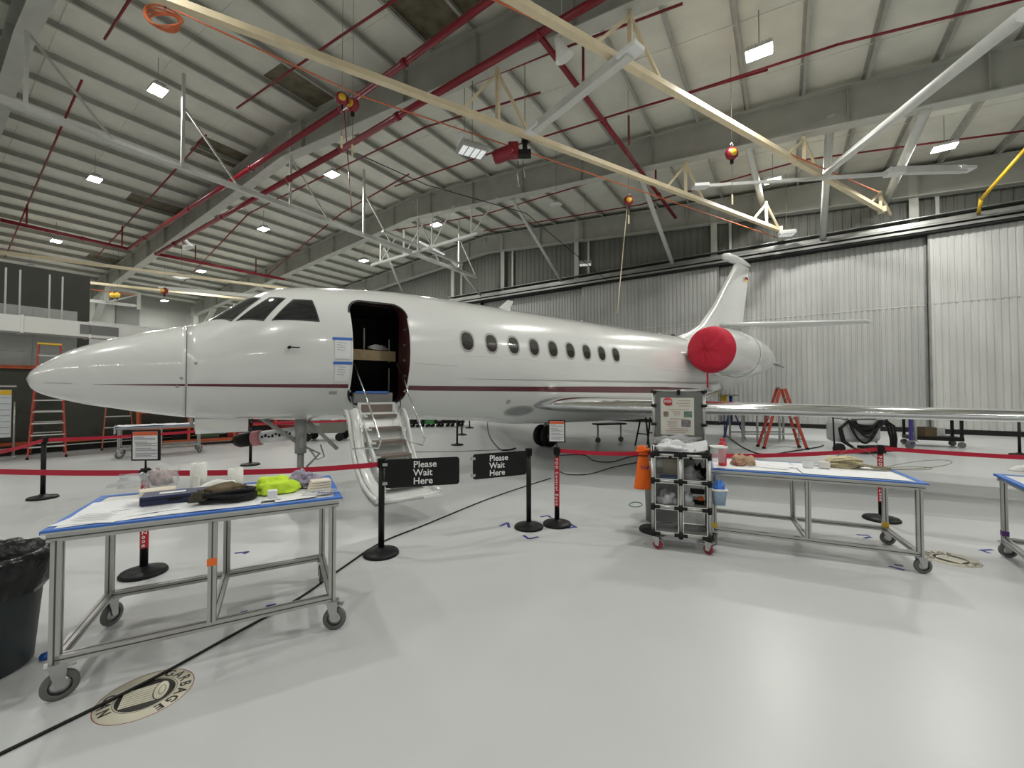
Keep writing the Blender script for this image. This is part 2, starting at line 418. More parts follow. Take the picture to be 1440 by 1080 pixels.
for (x,y) in UNSEEN:
    t=copy_tree(lp); t.location=(x,y,roofz(x)-1.15); t['label']='high bay lamp outside or at the margin of the view'; t['group']='high bay lamps out of view'
    area('lamp_light',(x,y,roofz(x)-1.2),.5,.5,LAMP_W*(.45 if y<0 else .75))
# strip lamps low on the side behind the viewpoint
for k in range(6):
    area('strip_light',(-14+k*4.2,-9.0,6.6+.05*k),3.0,.07,STRIP_W,rot=(R(25),0,0))
    tag(MB().box((-14+k*4.2,-9.06,6.68+.05*k),(3.1,.14,.08)).cyl((-14+k*4.2,-9.06,6.7),(-14+k*4.2,-9.06,roofz(-14+k*4.2)),.015,6).build('strip_lamp',WHITEP),'long narrow strip lamp hanging behind the viewpoint','lamp','strip lamps behind the viewpoint')
# red mains
def pipe(name,pts,r,label,parent=None,mt=REDP,col=True,n=12,cat='pipe',group=None):
    t=thing(name,label,cat,group=group)
    for a,b in zip(pts,pts[1:]):
        MB().cyl(a,b,r,n).build('pipe_run',mt,t)
        if col:
            L=(b-a).length; u=(b-a).normalized(); k=3.0
            while k<L:
                c=a+u*k; MB().cyl(c-u*.08,c+u*.08,r*1.28,n).build('coupling',mt,t); k+=6.2
    for p in pts[1:-1]:
        MB().lathe([(0,-r*1.2),(r*.8,-r*.9),(r*1.25,0),(r*.8,r*.9),(0,r*1.2)],10,p).build('elbow',mt,t)
    return t
Y1,Y2=8.0,9.95
A=W(180,350,10.45); B=W(480,153,10.9); Cc=W(700,-8,11.2)
Z=W(0,309,10.4); 
pipe('sprinkler_main',[Z,A,B,Cc+(Cc-B)*.8],.092,'upper thick red sprinkler main running along the near side of the roof frame',group='thick red mains')
P2a=W(400,393,10.25); P2b=W(220,357,10.2); P2c=W(480,210,10.4); P2d=W(757,48,10.55); P2e=W(950,306,10.6)
pipe('sprinkler_main',[P2e,P2d],.078,'thick red main running from the roof frame corner away to the hangar doors',group='thick red mains')
pipe('sprinkler_main',[P2a,P2b,P2c,P2d,P2d+(P2d-P2c)*.7],.10,'lower thick red main with a corner above the nose, below the roof frame',group='thick red mains')
def seg(name,pts,r,label,cat,mt,group=None,n=8):
    m=MB()
    for a,b in zip(pts,pts[1:]): m.cyl(a,b,r,n)
    return tag(m.build(name,mt),label,cat,group)
branches=[((7,362),(37,292),(115,113)),((135,362),(172,322),(250,235),(290,190)),((147,55),(184,-3)),((333,152),(480,50),(560,-3)),
 ((255,400),(350,300),(470,240),(600,178),(760,130)),((360,400),(480,300),(575,245)),((555,262),(700,212),(870,160),(1080,98)),((660,120),(760,80),(960,5)),((960,133),(1180,62),(1440,-2)),((520,330),(680,302),(870,245),(960,222)),((680,325),(900,288),(1130,225),(1440,184))]
for i,pp in enumerate(branches):
    L=['far left, hanging below the left lamps','passing between the left lamps toward the white duct','short, at the top left beside the orange hose','upper left, ending above the red mains',
       'running beside the lower red main past the hoists','crossing the lower red main above the cockpit','passing behind the cream rails under the roof','near the top centre beside the loudspeaker','crossing the top right above the biggest lamp','low, behind the far roof frame flange','crossing under the lamps at the right above the doors'][i]
    seg('sprinkler_branch',[RF(a,b,.75) for a,b in pp],.035,'thin red sprinkler pipe '+L,'pipe',REDP,'thin red sprinkler pipes')
for ki,(px,py,px2,py2) in enumerate(((38,288,38,315),(172,318,172,346),(275,345,275,367),(360,364,360,385),(820,62,816,122),(884,163,880,204),(922,232,922,252))):
    a=RF(px,py,.75); z=a.z; 
    b=v3(a,z-1.1*(py2-py)/30 if False else z-(py2-py)/FPX*((a-Vector((0,0,HC))).dot(ray(720,540).normalized())))
    seg('riser_nipple',[a,b],.04,'short vertical red pipe '+['at the far left edge of the roof','over the far left red cross main','above the far cross main left of the cockpit','above the far cross main over the cockpit','beside the loudspeaker horn at top centre','left of the white box girder end','at the far end of the right red main'][ki],'pipe',REDP,'vertical red risers')
# lengthwise white ridge truss
tr=thing('ridge_truss','long white steel truss running the length of the roof ridge, left half of the photo','truss')
XT=-17.6; zb=9.55
MB().box((XT,(YB+22.5)/2,zb),(.20,22.0-YB,.03)).box((XT,(YB+22.5)/2,zb+.1),(.03,22.0-YB,.2)).build('bottom_chord',WHITEP,tr)
for y in (2.0,5.6,9.4,13.1,16.8,20.4):
    MB().beam((XT,y,zb),(XT,y,12.95),.09,.09).build('upright',WHITEP,tr)
    for s in (1,):
        MB().beam((XT,y,11.8),(XT,y+1.8,zb+.1),.06,.06).build('diagonal',STEEL,tr)
# white cross truss behind the fuselage door
ct=thing('white_truss','short white truss with strip lamp hanging over the fuselage door','truss')
a=W(522,373,9.6); b=W(672,328,9.7); MB().beam(a,b,.12,.14).build('bottom_chord',WHITEP,ct)
for f,dz in ((.1,1.4),(.35,1.5),(.62,1.9),(.95,1.5)):
    p=a.lerp(b,f); MB().beam(p,p+Vector((0,0,dz)),.07,.07).build('upright',WHITEP,ct)
    MB().beam(p,p+Vector((1.6,0,dz)),.05,.05).build('diagonal',WHITEP,ct)
a=W(538,325,9.9); b=W(650,372,9.9); MB().beam(a,b,.16,.10).build('runway_beam',WHITEP,ct)
a=W(590,340,9.75); b=W(625,358,9.75); MB().beam(a,b,.10,.06).build('strip_lamp',LENSOFF,ct)
# kicker braces from frame flange to door header
def brace(px1,py1,y1,px2,py2,y2,r,lab,n=10,mt=WHITEP):
    def onY(px,py,Y):
        d=ray(px,py); k=Y/d.y; return Vector((0,0,HC))+d*k
    return seg('roof_brace',[onY(px1,py1,y1),onY(px2,py2,y2)],r,lab,'brace',mt,'white steel roof braces',n)
brace(720,280,16.8,789,395,23.6,.09,'white diagonal brace ending left of the hanging flood lamp above the doors')
brace(902,252,16.8,947,374,23.6,.10,'white diagonal brace ending just left of the tail fin above the doors')
brace(540,350,16.8,566,410,23.6,.08,'white diagonal brace behind the fuselage door roof line')
brace(634,365,19.5,676,415,23.6,.08,'white diagonal brace meeting the header left of the blade antenna')
brace(1052,205,16.8,1075,300,23.6,.12,'wide white strap brace beside the far end of the left cream rail')
brace(1302,155,16.8,1245,285,23.6,.14,'wide white strap brace at right behind the white crane beam')
brace(1168,160,16.8,1157,335,23.5,.13,'white vertical round post standing over the door header')
brace(1440,20,9.4,1162,243,16.5,.11,'thick white diagonal tube crossing the upper right corner')
brace(0,60,2.0,118,175,5.6,.05,'thin grey diagonal brace in the top left corner')
# cream crane rails (runways), truss hangers
def rail(a,b,label,hangs):
    t=thing('crane_rail',label,'crane rail',group='cream overhead crane rails')
    m=MB(); m.beam(a,b,.14,.13); u=(b-a).normalized(); 
    m.build('rail_channel',CREAM,t)
    m=MB(); m.beam(a-Vector((0,0,.09)),b-Vector((0,0,.08)),.17,.02); m.build('rail_lip',CREAM,t)
    for y in hangs:
        k=(y-a.y)/(b.y-a.y); p=a.lerp(b,k); zt=flz(p.x)-.05
        MB().beam(p,v3(p,zt),.10,.10).build('hanger_post',CREAM,t)
        for s in (-1,1):
            q=p+u*s*1.1; MB().beam(v3(p,zt-.1),q,.07,.07).build('hanger_strut',CREAM,t)
    e=b+u*.02; MB().box(e,(.24,.24,.24)).build('end_stop',CREAM,t)
    return t
ra=W(240,0,9.3); rb=W(1096,323,9.3); rail(ra+(ra-rb)*.35,rb,'left cream crane rail crossing the roof from the top left toward the doors',(2.0,9.4,16.8,21.9))
ra2=W(727,0,9.3); rb2=W(1240,295,9.3); rail(ra2+(ra2-rb2)*.5,rb2,'right cream crane rail running from top centre toward the doors at right',(9.4,16.8,22.6))
ra3=W(-60,378,9.1); rb3=W(420,428,9.1); rail(ra3,rb3,'distant cream crane rail above the nose at far left',())
rail(W(-40,349,9.3),W(420,408,9.3),'upper distant cream crane rail above the nose, thinner looking',())
# white bridge girders
def girder(a,b,label,mt=WHITEP,w=.2,h=.22):
    t=thing('bridge_girder',label,'crane girder',group='white crane bridge girders')
    MB().beam(a,b,w,h).build('box_girder',mt,t)
    u=(b-a).normalized()
    for p in (a,b):
        MB().beam(p-u*.25,p+u*.25,.34,.10).build('end_truck',mat('white_end_truck',(.75,.76,.75),.35),t)
    return t
girder(W(752,181,9.05),W(886,74,9.05),'white box girder bridging the two cream rails at top centre')
girder(W(1258,240,9.3),W(1356,238,9.3),'white crane girder with bracket end at the upper right')
girder(W(985,262,9.0),W(1258,244,9.2),'long thin white beam left of the upper right girder',w=.1,h=.1)
girder(W(-40,404,8.6),W(190,430,8.6),'bright white girder at the far left above the duct')
girder(W(230,405,8.6),W(400,420,8.6),'white girder just above the nose and windshield')
MBx=MB()
a=W(1356,236,9.3); 
# knee frame with truss at the end of the far white girder
kf=thing('girder_end_frame','pale steel arch bracket holding the far white girder above the nose','bracket')
a=W(150,425,8.6); b=W(195,430,8.6); MB().beam(a,a+Vector((0,0,1.3)),.2,.2).build('post',STEEL,kf); MB().beam(b-Vector((0,0,.3)),b+Vector((0,0,1.0)),.2,.2).build('post',STEEL,kf)
MB().beam(a+Vector((0,0,1.3)),b+Vector((0,0,1.0)),.2,.2).build('arch_beam',STEEL,kf); MB().beam(a,b+Vector((0,0,.9)),.1,.1).build('diagonal',STEEL,kf)
# cables (orange festoon cords)
def cable(pts,r,label,mt,sub=6,sag=0,name='hanging_cable',cat='cable',group=None):
    P=[]
    for i in range(len(pts)-1):
        for k in range(sub):
            f=k/sub; P.append(pts[i].lerp(pts[i+1],f)-Vector((0,0,sag*4*f*(1-f))))
    P.append(pts[-1]); return tag(MB().tube(P,r,6).build(name,mt),label,cat,group)
cable([W(685,-5,9.6),W(905,98,9.5),W(1030,182,9.4),W(1235,270,9.2)],.022,'orange cord strung beside the right cream rail',HOSEO,group='orange hanging cords')
cable([W(245,14,9.6),W(505,134,9.5),W(760,220,9.4),W(1095,335,9.1)],.02,'orange cord strung beside the left cream rail',HOSEO,group='orange hanging cords')
cable([W(-20,388,9.0),W(190,415,9.0)],.04,'orange cord above the white duct at far left',HOSEO,group='orange hanging cords')
cable([W(882,290,8.2),W(868,440,3.6)],.012,'thin pale rope hanging down beside the cabin windows from the small hoist',STRAP)
cable([W(500,215,8.9),W(600,260,9),W(740,300,9),W(860,400,8)],.015,'dark cable draped from the flood lamp toward the door header',BLACK)
# orange hose coil
t=thing('hose_coil','coiled orange air hose hanging at the top left','hose')
c=W(232,31,9.9)
for k in range(4):
    Mx=cam.rotation_euler.to_matrix(); pts=[]
    for i in range(28):
        a=2*math.pi*i/28; v=Vector(((.27+.02*k)*math.cos(a),(.34+.02*k)*math.sin(a),.03*math.sin(a*2+k)+k*.035)); pts.append(c+Matrix.Rotation(YAW+R(25),3,'Z')@Matrix.Rotation(R(62),3,'X')@v)
    MB().tube(pts,.022,6,closed=True).build('hose_loop',HOSEO,t)
MB().cyl(c+Vector((0,0,.3)),c+Vector((0,0,3.0)),.012,6).build('hanger_cord',BLACK,t)
# hoists (self retracting lifelines / tool balancers)
def reel(p,rz,label,drop=1.0,scale=1.0,body=REDP,strap=True,group='red and yellow retractor reels'):
    t=thing('retractor_reel',label,'reel',p,rz,group); s=scale
    Mr=Matrix.Rotation(R(90),3,'X')
    MB().lathe([(0,-.09*s),(.13*s,-.09*s),(.19*s,-.05*s),(.2*s,.0),(.19*s,.05*s),(.13*s,.09*s),(0,.09*s)],18,(0,0,0),Mr).build('housing',body,t)
    MB().lathe([(0,-.115*s),(.1*s,-.11*s),(.11*s,-.085*s)],16,(0,0,0),Mr).lathe([(0,.115*s),(.1*s,.11*s),(.11*s,.085*s)],16,(0,0,0),Mr).build('yellow_cap',YEL,t,label='round yellow cap')
    MB().box((0,0,-.24*s),(.07*s,.07*s,.14*s)).build('cable_stop',BLACK,t)
    MB().cyl((0,0,.2*s),(0,0,roofz(p.x)-p.z),.006,5).build('hanger_cord',WIRE,t)
    MB().tube([(0,0,.18*s),(.05*s,0,.26*s),(0,0,.34*s),(-.05*s,0,.26*s),(0,0,.18*s)],.014*s,6).build('top_hook',CAST,t)
    MB().cyl((0,0,-.3*s),(0,0,-.3*s-drop),.008,6).build('lifeline',WIRE,t)
    if strap: MB().box((0,0,-.3*s-drop-.1),(.05,.02,.3)).build('tag_line',STRAP,t)
    return t
reel(W(481,139,9.1),R(60),'left one of the paired red and yellow reels below the upper red main',.75,.85)
reel(W(496,148,9.1),R(10),'right one of the paired red and yellow reels below the upper red main',.8,.95)
reel(W(1029,216,8.9),R(40),'red and yellow reel hanging above the tail fin near the right cream rail',1.0,1.0)
reel(W(884,282,8.3),R(30),'red and yellow reel with a long pale rope above the cabin windows',.3,.85)
reel(W(158,415,8.3),R(30),'left one of two distant yellow reels at the far girder end',.6,.95,YEL,False)
reel(W(165,415,8.3),R(30),'right one of two distant yellow reels at the far girder end',.6,.95,YEL,False)
reel(W(231,409,8.4),R(30),'distant dark red reel hanging above the nose',.2,1.2,REDP,False)
# big hoist red/black
p=W(722,213,9.0); t=thing('chain_hoist','red and black electric chain hoist on the left cream rail','hoist',p,R(30))
MB().lathe([(0,-.24),(.12,-.24),(.14,-.16),(.14,.12),(.11,.22),(0,.22)],14,(-.2,0,-.05),Matrix.Rotation(R(70),3,'Y')).build('motor_body',REDP,t)
MB().box((.0,0,.02),(.22,.2,.3)).build('gear_case',REDP,t,bevel=.03)
m=MB(); m.box((.24,-.07,.1),(.1,.03,.42)).box((.24,.09,.1),(.1,.03,.42)).box((.24,0,-.06),(.26,.2,.1)).lathe([(0,-.02),(.08,-.02),(.08,.02),(0,.02)],12,(.24,-.1,.26),Matrix.Rotation(R(90),3,'X')).lathe([(0,-.02),(.08,-.02),(.08,.02),(0,.02)],12,(.24,.1,.26),Matrix.Rotation(R(90),3,'X'))
m.build('trolley',BLACK,t,bevel=.01); t.scale=(1.45,1.45,1.45); MB().cyl((.24,0,.3),(.24,0,(roofz(p.x)-p.z)/1.45),.008,6).build('hanger_cord',WIRE,t)
MB().tube([(.1,0,-.2),(.08,.02,-.5),(.12,0,-.75)],.012,6).tube([(.2,0,-.2),(.22,.02,-.4),(.24,0,-.55)],.01,6).build('chain',CAST,t)
# flood lamps
def flood(p,rz,label,s=1.0):
    t=thing('flood_lamp',label,'flood lamp',p,rz,'hanging flood lamps')
    m=MB().box((0,0,.0),(.62*s,.42*s,.10*s)); m.build('housing',GEAR,t,bevel=.01)
    m=MB()
    for k in range(12): m.box((-.28*s+k*.05*s,0,.08*s),(.012*s,.38*s,.09*s))
    m.build('cooling_fins',WHITEP,t)
    for k in range(4):
        MB().box((-.21*s+k*.14*s,0,-.055*s),(.11*s,.34*s,.012)).build('led_panel',LENSOFF,t)
    MB().cyl((0,0,.1*s),(0,0,roofz(p.x)-p.z),.01,6).build('hanger_rod',WIRE,t)
    return t
flood(W(664,211,8.9),R(60),'unlit four-panel flood lamp beside the chain hoist at top centre',1.35)
flood(W(1106,329,9.0),R(20),'flood lamp at the far end of the left cream rail',1.1)
flood(W(823,371,8.7),R(20),'square flood lamp hanging before the cladding, left of the tail',1.1)
flood(W(255,388,9.8),R(20),'dim grey flood lamp hanging above the cockpit at far left',1.8)
# loudspeaker bell and round lights
def bell(p,label,s=1):
    t=thing('loudspeaker_horn',label,'loudspeaker',p,R(-30))
    MB().lathe([(.0,.30*s),(.09*s,.3*s),(.11*s,.14*s),(.17*s,-.05*s),(.24*s,-.18*s),(.22*s,-.18*s),(.12*s,.05*s),(0,.1*s)],20,(0,0,0),Matrix.Rotation(R(25),3,'X')).build('horn',DUCT,t)
    MB().cyl((0,0,.3*s),(0,0,roofz(p.x)-p.z-.15),.012,6).build('bracket',WHITEP,t)
bell(W(790,72,10.0),'white bell-shaped loudspeaker horn at the top centre beside the red pipe')
bell(W(262,343,10.2),'small white loudspeaker horn under the lower red main at left',1.3)
for (px,py,l) in ((653,190,'round unlit dome lamp above the flood lamp at top centre'),(782,287,'round unlit dome lamp between the far frames')):
    t=thing('dome_lamp',l,'lamp',W(px,py,10.0)); MB().lathe([(0,.1),(.1,.1),(.2,.0),(.26,-.03),(.24,-.05),(0,-.07)],20).build('shade',WHITEP,t); MB().cyl((0,0,.1),(0,0,roofz(t.location.x)-10.0),.01,6).build('hanger_rod',WIRE,t)
seg('gas_pipe',[W(1376,300,8.7),W(1380,280,8.95),W(1446,205,9.9)],.06,'yellow gas pipe dropping to the header at the right edge','pipe',YEL)
cable([W(484,155,11.5),W(495,300,9.7)],.02,'thin red drop line from the roof to the white truss',REDP)
# rods
for px,l in ((17,'left'),(78,'right')):
    a=W(px,386,5.5); d=ray(px,445); k=-16.7/d.x; q=Vector((0,0,HC))+d*k
    t=thing('duct_hanger','pair of thin white rods holding the white duct, %s pair'%l,'hanger rod',group='duct hanger rods')
    for s in(-.12,.12): MB().cyl((q.x,q.y+s,q.z-.15),(q.x,q.y+s,4.9),.02,6).build('rod',WHITEP,t)
# duct
t=thing('air_duct','white rectangular air duct mounted high on the office wall at left','duct')
dx=-16.7
for k in range(9):
    y1=4.4-k*1.25; MB().box((dx,y1-.61,3.46),(.55,1.22,.42)).build('duct_section',DUCT,t)
    MB().box((dx,y1,3.46),(.60,.05,.47)).build('duct_flange',DUCT,t)
MB().box((dx+.29,3.35,3.46),(.02,.8,.26)).build('vent_grille',mat('grey_grille',(.2,.2,.2),.6),t)
MB().box((dx-.6,6.6,3.35),(.55,4.2,.5)).build('duct_extension',BLOCK,t)
FT=[(0,1.84,1.838,1.84,.002),(.02,1.895,1.775,1.835,.06),(.05,1.94,1.72,1.835,.105),(.13,2.02,1.66,1.84,.18),(.25,2.12,1.61,1.86,.255),(.37,2.20,1.57,1.88,.315),(.55,2.29,1.52,1.90,.385),(.74,2.37,1.48,1.92,.445),(1.01,2.47,1.42,1.94,.52),(1.46,2.60,1.34,1.97,.635),
(1.64,2.67,1.32,1.99,.68),(1.93,2.90,1.30,2.03,.75),(2.15,3.08,1.29,2.07,.81),(2.47,3.25,1.27,2.14,.885),(2.86,3.34,1.25,2.2,.965),(3.63,3.43,1.22,2.28,1.07),(4.52,3.49,1.19,2.32,1.14),(5.3,3.50,1.15,2.33,1.17),(6.2,3.50,1.09,2.33,1.17),(7.2,3.50,.98,2.33,1.17),(9,3.50,.93,2.33,1.17),(11.5,3.50,.90,2.33,1.17),(13.0,3.50,.98,2.33,1.17),(14.5,3.49,1.25,2.36,1.10),(16.4,3.42,1.60,2.5,.86),(18.8,3.10,2.05,2.6,.42),(20.2,2.78,2.5,2.64,.11)]
def fus(s):
    T=FT; s=max(0,min(20.2,s))
    i=0
    while i<len(T)-2 and s>T[i+1][0]: i+=1
    a,b=T[i],T[i+1]; h=b[0]-a[0]; t=(s-a[0])/h; r=[]
    for c in range(1,5):
        d=(b[c]-a[c])/h
        d0=(a[c]-T[i-1][c])/(a[0]-T[i-1][0]) if i>0 else d
        d1=(T[i+2][c]-b[c])/(T[i+2][0]-b[0]) if i+2<len(T) else d
        m0=0 if d0*d<=0 else 2*d0*d/(d0+d); m1=0 if d1*d<=0 else 2*d1*d/(d1+d)
        r.append((2*t**3-3*t*t+1)*a[c]+(t**3-2*t*t+t)*h*m0+(-2*t**3+3*t*t)*b[c]+(t**3-t*t)*h*m1)
    return r
def fpt(s,th,off=0,side=-1):
    zt,zb,zm,w=fus(s)
    ru,rd=zt-zm,zm-zb
    c,q=math.cos(th),math.sin(th)
    return (s,side*(w+off)*c,zm+((ru if q>0 else rd)+off)*q)
def fth(s,z):
    zt,zb,zm,w=fus(s); r=(zt-zm) if z>zm else (zm-zb)
    return math.asin(max(-1,min(1,(z-zm)/r)))
# ============================================================ BUSINESS JET (local: x aft, y away from viewer side, z up)
TH=math.atan((1450-720)/FPX); QD=7.24
AX=C(math.sin(TH),math.cos(TH)); MX=C(-math.cos(TH),math.sin(TH))
JO=AX*(-1.44)+MX*QD; JRZ=math.atan2(AX.y,AX.x)
jet=thing('business_jet','large white twin-engine business jet with maroon stripe, door open, parked in the hangar','aircraft',(JO.x,JO.y,0),JRZ)
def jl(s,y,z):            # jet local -> world
    return JO+AX*s+MX*y+Vector((0,0,z))
def loft(s0,s1,ds,nth=72,caps=True):
    n=max(2,int((s1-s0)/ds)+1); P=[]
    for j in range(n):
        s=s0+(s1-s0)*j/(n-1)
        for i in range(nth): P.append(fpt_full(s,2*math.pi*i/nth))
    m=MB(); m.grid(P,nth,n,closed_u=True)
    if caps:
        m.f+=[tuple(range(nth)),tuple((n-1)*nth+i for i in range(nth))]; m.mi+=[0,0]; m.smooth+=[False]*2
    return m
def fpt_full(s,a):
    zt,zb,zm,w=fus(s); q=math.sin(a); r=(zt-zm) if q>0 else (zm-zb)
    return (s,-w*math.cos(a),zm+r*q)
def patch(corners,off,nu=10,nv=10,side=-1):    # corners (s,th): BL,TL,TR,BR
    (a,b,c,d)=corners; P=[]
    for j in range(nv):
        v=j/(nv-1)
        for i in range(nu):
            u=i/(nu-1)
            s=(1-v)*((1-u)*a[0]+u*d[0])+v*((1-u)*b[0]+u*c[0]); t=(1-v)*((1-u)*a[1]+u*d[1])+v*((1-u)*b[1]+u*c[1])
            P.append(fpt(s,t,off,side))
    m=MB(); m.grid(P,nu,nv); return m
def disc(s0,z0,rs,rz,off,side=-1,n=28,p=2.4,inner=0):
    P=[];rings=[inner]+[inner+(1-inner)*k/4 for k in range(1,5)] if inner else [.001,.3,.6,.85,1]
    for k in rings:
        for i in range(n):
            a=2*math.pi*i/n; ca,sa=math.cos(a),math.sin(a); q=(abs(ca)**p+abs(sa)**p)**(-1/p)
            s=s0+rs*k*q*ca; z=z0+rz*k*q*sa; P.append(fpt(s,fth(s,z),off,side))
    m=MB(); m.grid(P,n,len(rings),closed_u=True); return m
body=loft(1.462,20.2,.10,96).build('fuselage',JETW,jet)
# cut the door opening and vestibule
def rrect(x0,x1,z0,z1,r,n=7):
    pts=[]
    for cx,cz,a0 in ((x1-r,z1-r,0),(x0+r,z1-r,90),(x0+r,z0+r,180),(x1-r,z0+r,270)):
        for k in range(n): a=R(a0+90*k/(n-1)); pts.append((cx+r*math.cos(a),cz+r*math.sin(a)))
    return pts
DS0,DS1,DZ0,DZ1=3.38,4.24,1.50,3.10
cut=MB().prism(rrect(DS0,DS1,DZ0,DZ1,.2),lambda x,z:(x,-1.6,z),lambda x,z:(x,-.62,z)).build('cutter',INT)
cut2=MB().prism(rrect(DS0-.25,DS1+.55,DZ0+.02,DZ1-.02,.12),lambda x,z:(x,-.66,z),lambda x,z:(x,.62,z)).build('cutter2',INT)
cut.parent=jet; cut2.parent=jet
for c_ in (cut,cut2):
    md=body.modifiers.new('b','BOOLEAN'); md.operation='DIFFERENCE'; md.object=c_; md.solver='EXACT'
dg=bpy.context.evaluated_depsgraph_get(); dg.update()
me=D.meshes.new_from_object(body.evaluated_get(dg)); body.modifiers.clear(); 
me.materials.clear()
for q in (JETW,INT,INTR): me.materials.append(q)
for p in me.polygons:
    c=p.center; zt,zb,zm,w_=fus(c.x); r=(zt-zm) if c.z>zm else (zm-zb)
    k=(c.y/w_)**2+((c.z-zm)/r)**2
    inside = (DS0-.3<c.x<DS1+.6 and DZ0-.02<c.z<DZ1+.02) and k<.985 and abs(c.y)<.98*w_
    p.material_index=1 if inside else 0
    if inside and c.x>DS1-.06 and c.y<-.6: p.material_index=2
    p.use_smooth=not inside and k>.985
body.data=me
D.objects.remove(cut); D.objects.remove(cut2)
rad=loft(0,1.452,.045,96).build('nose_radome',JETW,jet)
mb=MB(); P=[]
for s in (1.449,1.465):
    for i in range(96): 
        a=2*math.pi*i/96; q=fpt_full(s,a); P.append((q[0],q[1]*.997,2+(q[2]-2)*.997))
mb.grid(P,96,2,closed_u=True).build('radome_gap',LINE,jet)
# door frame rim
mb=MB(); outer=rrect(DS0-.012,DS1+.012,DZ0-.012,DZ1+.012,.21,9)
pts=[Vector(fpt(x,fth(x,z),.0)) for x,z in outer]; mb.tube(pts,.014,8,closed=True).build('door_seal',SEAL,jet)
mb=MB(); 
rim=[]; inn=[]
for x,z in rrect(DS0+.004,DS1-.004,DZ0+.004,DZ1-.004,.2,9):
    a=Vector(fpt(x,fth(x,z),-.005)); rim.append(a); inn.append(Vector((x,a.y+.16,z)))
n=len(rim); mb.add(rim+inn,[(i,(i+1)%n,n+(i+1)%n,n+i) for i in range(n)],True).build('door_jamb',INTR,jet)
mb=MB()
for z in (1.7,1.95,2.2,2.45,2.7): mb.box((DS1-.01,-.92+.0,z),(.02,.05,.03)).box((DS0+.01,-.86,z),(.02,.05,.03))
mb.build('latch_pin',CAST,jet)
# cabin things seen through the door
MB().box((3.80,-.40,2.30),(.98,.04,.17)).build('wood_plank',WOOD,jet,label='wooden plank across the dark cabin')
mb=MB(); mb.box((3.55,-.2,2.5),(.02,.02,.35)).box((3.82,-.2,2.55),(.025,.02,.45)).box((4.22,-.3,2.4),(.015,.015,.4)).box((4.22,-.3,1.9),(.015,.015,.4)); mb.build('cabin_rail',GEAR,jet)
blob((4.02,-.3,2.40),(.16,.1,.07),3).build('white_wrap',mat('dim_wrap',(.35,.35,.34),.6),jet)
MB().box((3.75,-.82,1.60),(.60,.12,.16)).build('sill_plate',mat('sill_grey',(.22,.22,.22),.4),jet); MB().box((3.72,-.885,1.685),(.5,.02,.03)).build('sill_tape',BTAPE,jet)
# stripes (paint bands just proud of the skin)
def band(ss,zs,hs,mt,name,side=-1,off=.003):
    P=[];n=60
    def li(T,s):
        for (a,b),(c,d) in zip(T,T[1:]):
            if a<=s<=c: return b+(d-b)*(s-a)/(c-a)
        return T[-1][1]
    for j in range(n):
        s=ss[0]+(ss[1]-ss[0])*j/(n-1); z=li(zs,s); h=li(hs,s)
        for k in (-1,-.5,0,.5,1): P.append(fpt(s,fth(s,z+h/2*k),off,side))
    return MB().grid(P,5,n).build(name,mt,jet)
SZ=[(.6,1.775),(3.4,1.775),(4.6,1.75),(14.6,1.75)]; SH=[(.6,.002),(1.46,.026),(3.35,.060),(4.6,.075),(7,.10),(9,.14),(11.5,.17),(13.2,.10),(14.6,.01)]
for side in (-1,1):
    band((.6,1.446),SZ,SH,MAROON,'maroon_stripe',side); 
    if side<0:
        band((1.47,DS0-.03),SZ,SH,MAROON,'maroon_stripe',side); band((DS1+.035,14.6),SZ,SH,MAROON,'maroon_stripe',side)
    else: band((1.47,14.6),SZ,SH,MAROON,'maroon_stripe',side)
    band((5.3,14.8),[(5.3,1.92),(14.8,1.97)],[(5.3,.004),(9,.04),(14.8,.07)],GSTR,'silver_stripe',side)
band((5.0,14.0),[(5.0,2.33),(14,2.33)],[(5,.008),(14,.008)],LLINE,'skin_seam'); band((4.3,5.1),[(4.3,2.15),(5.1,2.13)],[(4.3,.005),(5.1,.005)],GSTR,'skin_seam')
band((.18,.42),[(.18,1.79),(.42,1.785)],[(.18,.006),(.42,.006)],GSTR,'skin_seam')
# cockpit windows
WINS=[[(1.68,R(74)),(2.17,R(72)),(2.27,R(61)),(1.93,R(46))],[(1.99,R(43)),(2.38,R(57)),(2.56,R(51.5)),(2.28,R(33))],[(2.39,R(31)),(2.66,R(48.5)),(2.89,R(46.5)),(2.94,R(26))]]
for side in (-1,1):
    for k,wn in enumerate(WINS):
        cs=sum(c[0] for c in wn)/4; ct_=sum(c[1] for c in wn)/4
        big=[(cs+(c[0]-cs)*1.07,ct_+(c[1]-ct_)*1.09) for c in wn]
        o=patch(big,.003,12,12,side).build('cockpit_window',SEAL,jet)
        patch([(cs+(c[0]-cs)*.95,ct_+(c[1]-ct_)*.92) for c in wn],.007,12,12,side).build('pane',GLASSD,o)
    for i in range(9):
        s=5.29+i*.5165
        if side>0 and i>6: continue
        o=disc(s,2.575,.148,.195,.004,side,inner=.80).build('cabin_window',mat('window_rim',(.40,.40,.37),.3),jet)
        disc(s,2.575,.122,.163,.002,side).build('pane',GLASSW,o)
        disc(s-.0,2.50,.112,.085,.0035,side).build('shade_reflection',mat('cabin_shade',(.035,.03,.028),.2),o)
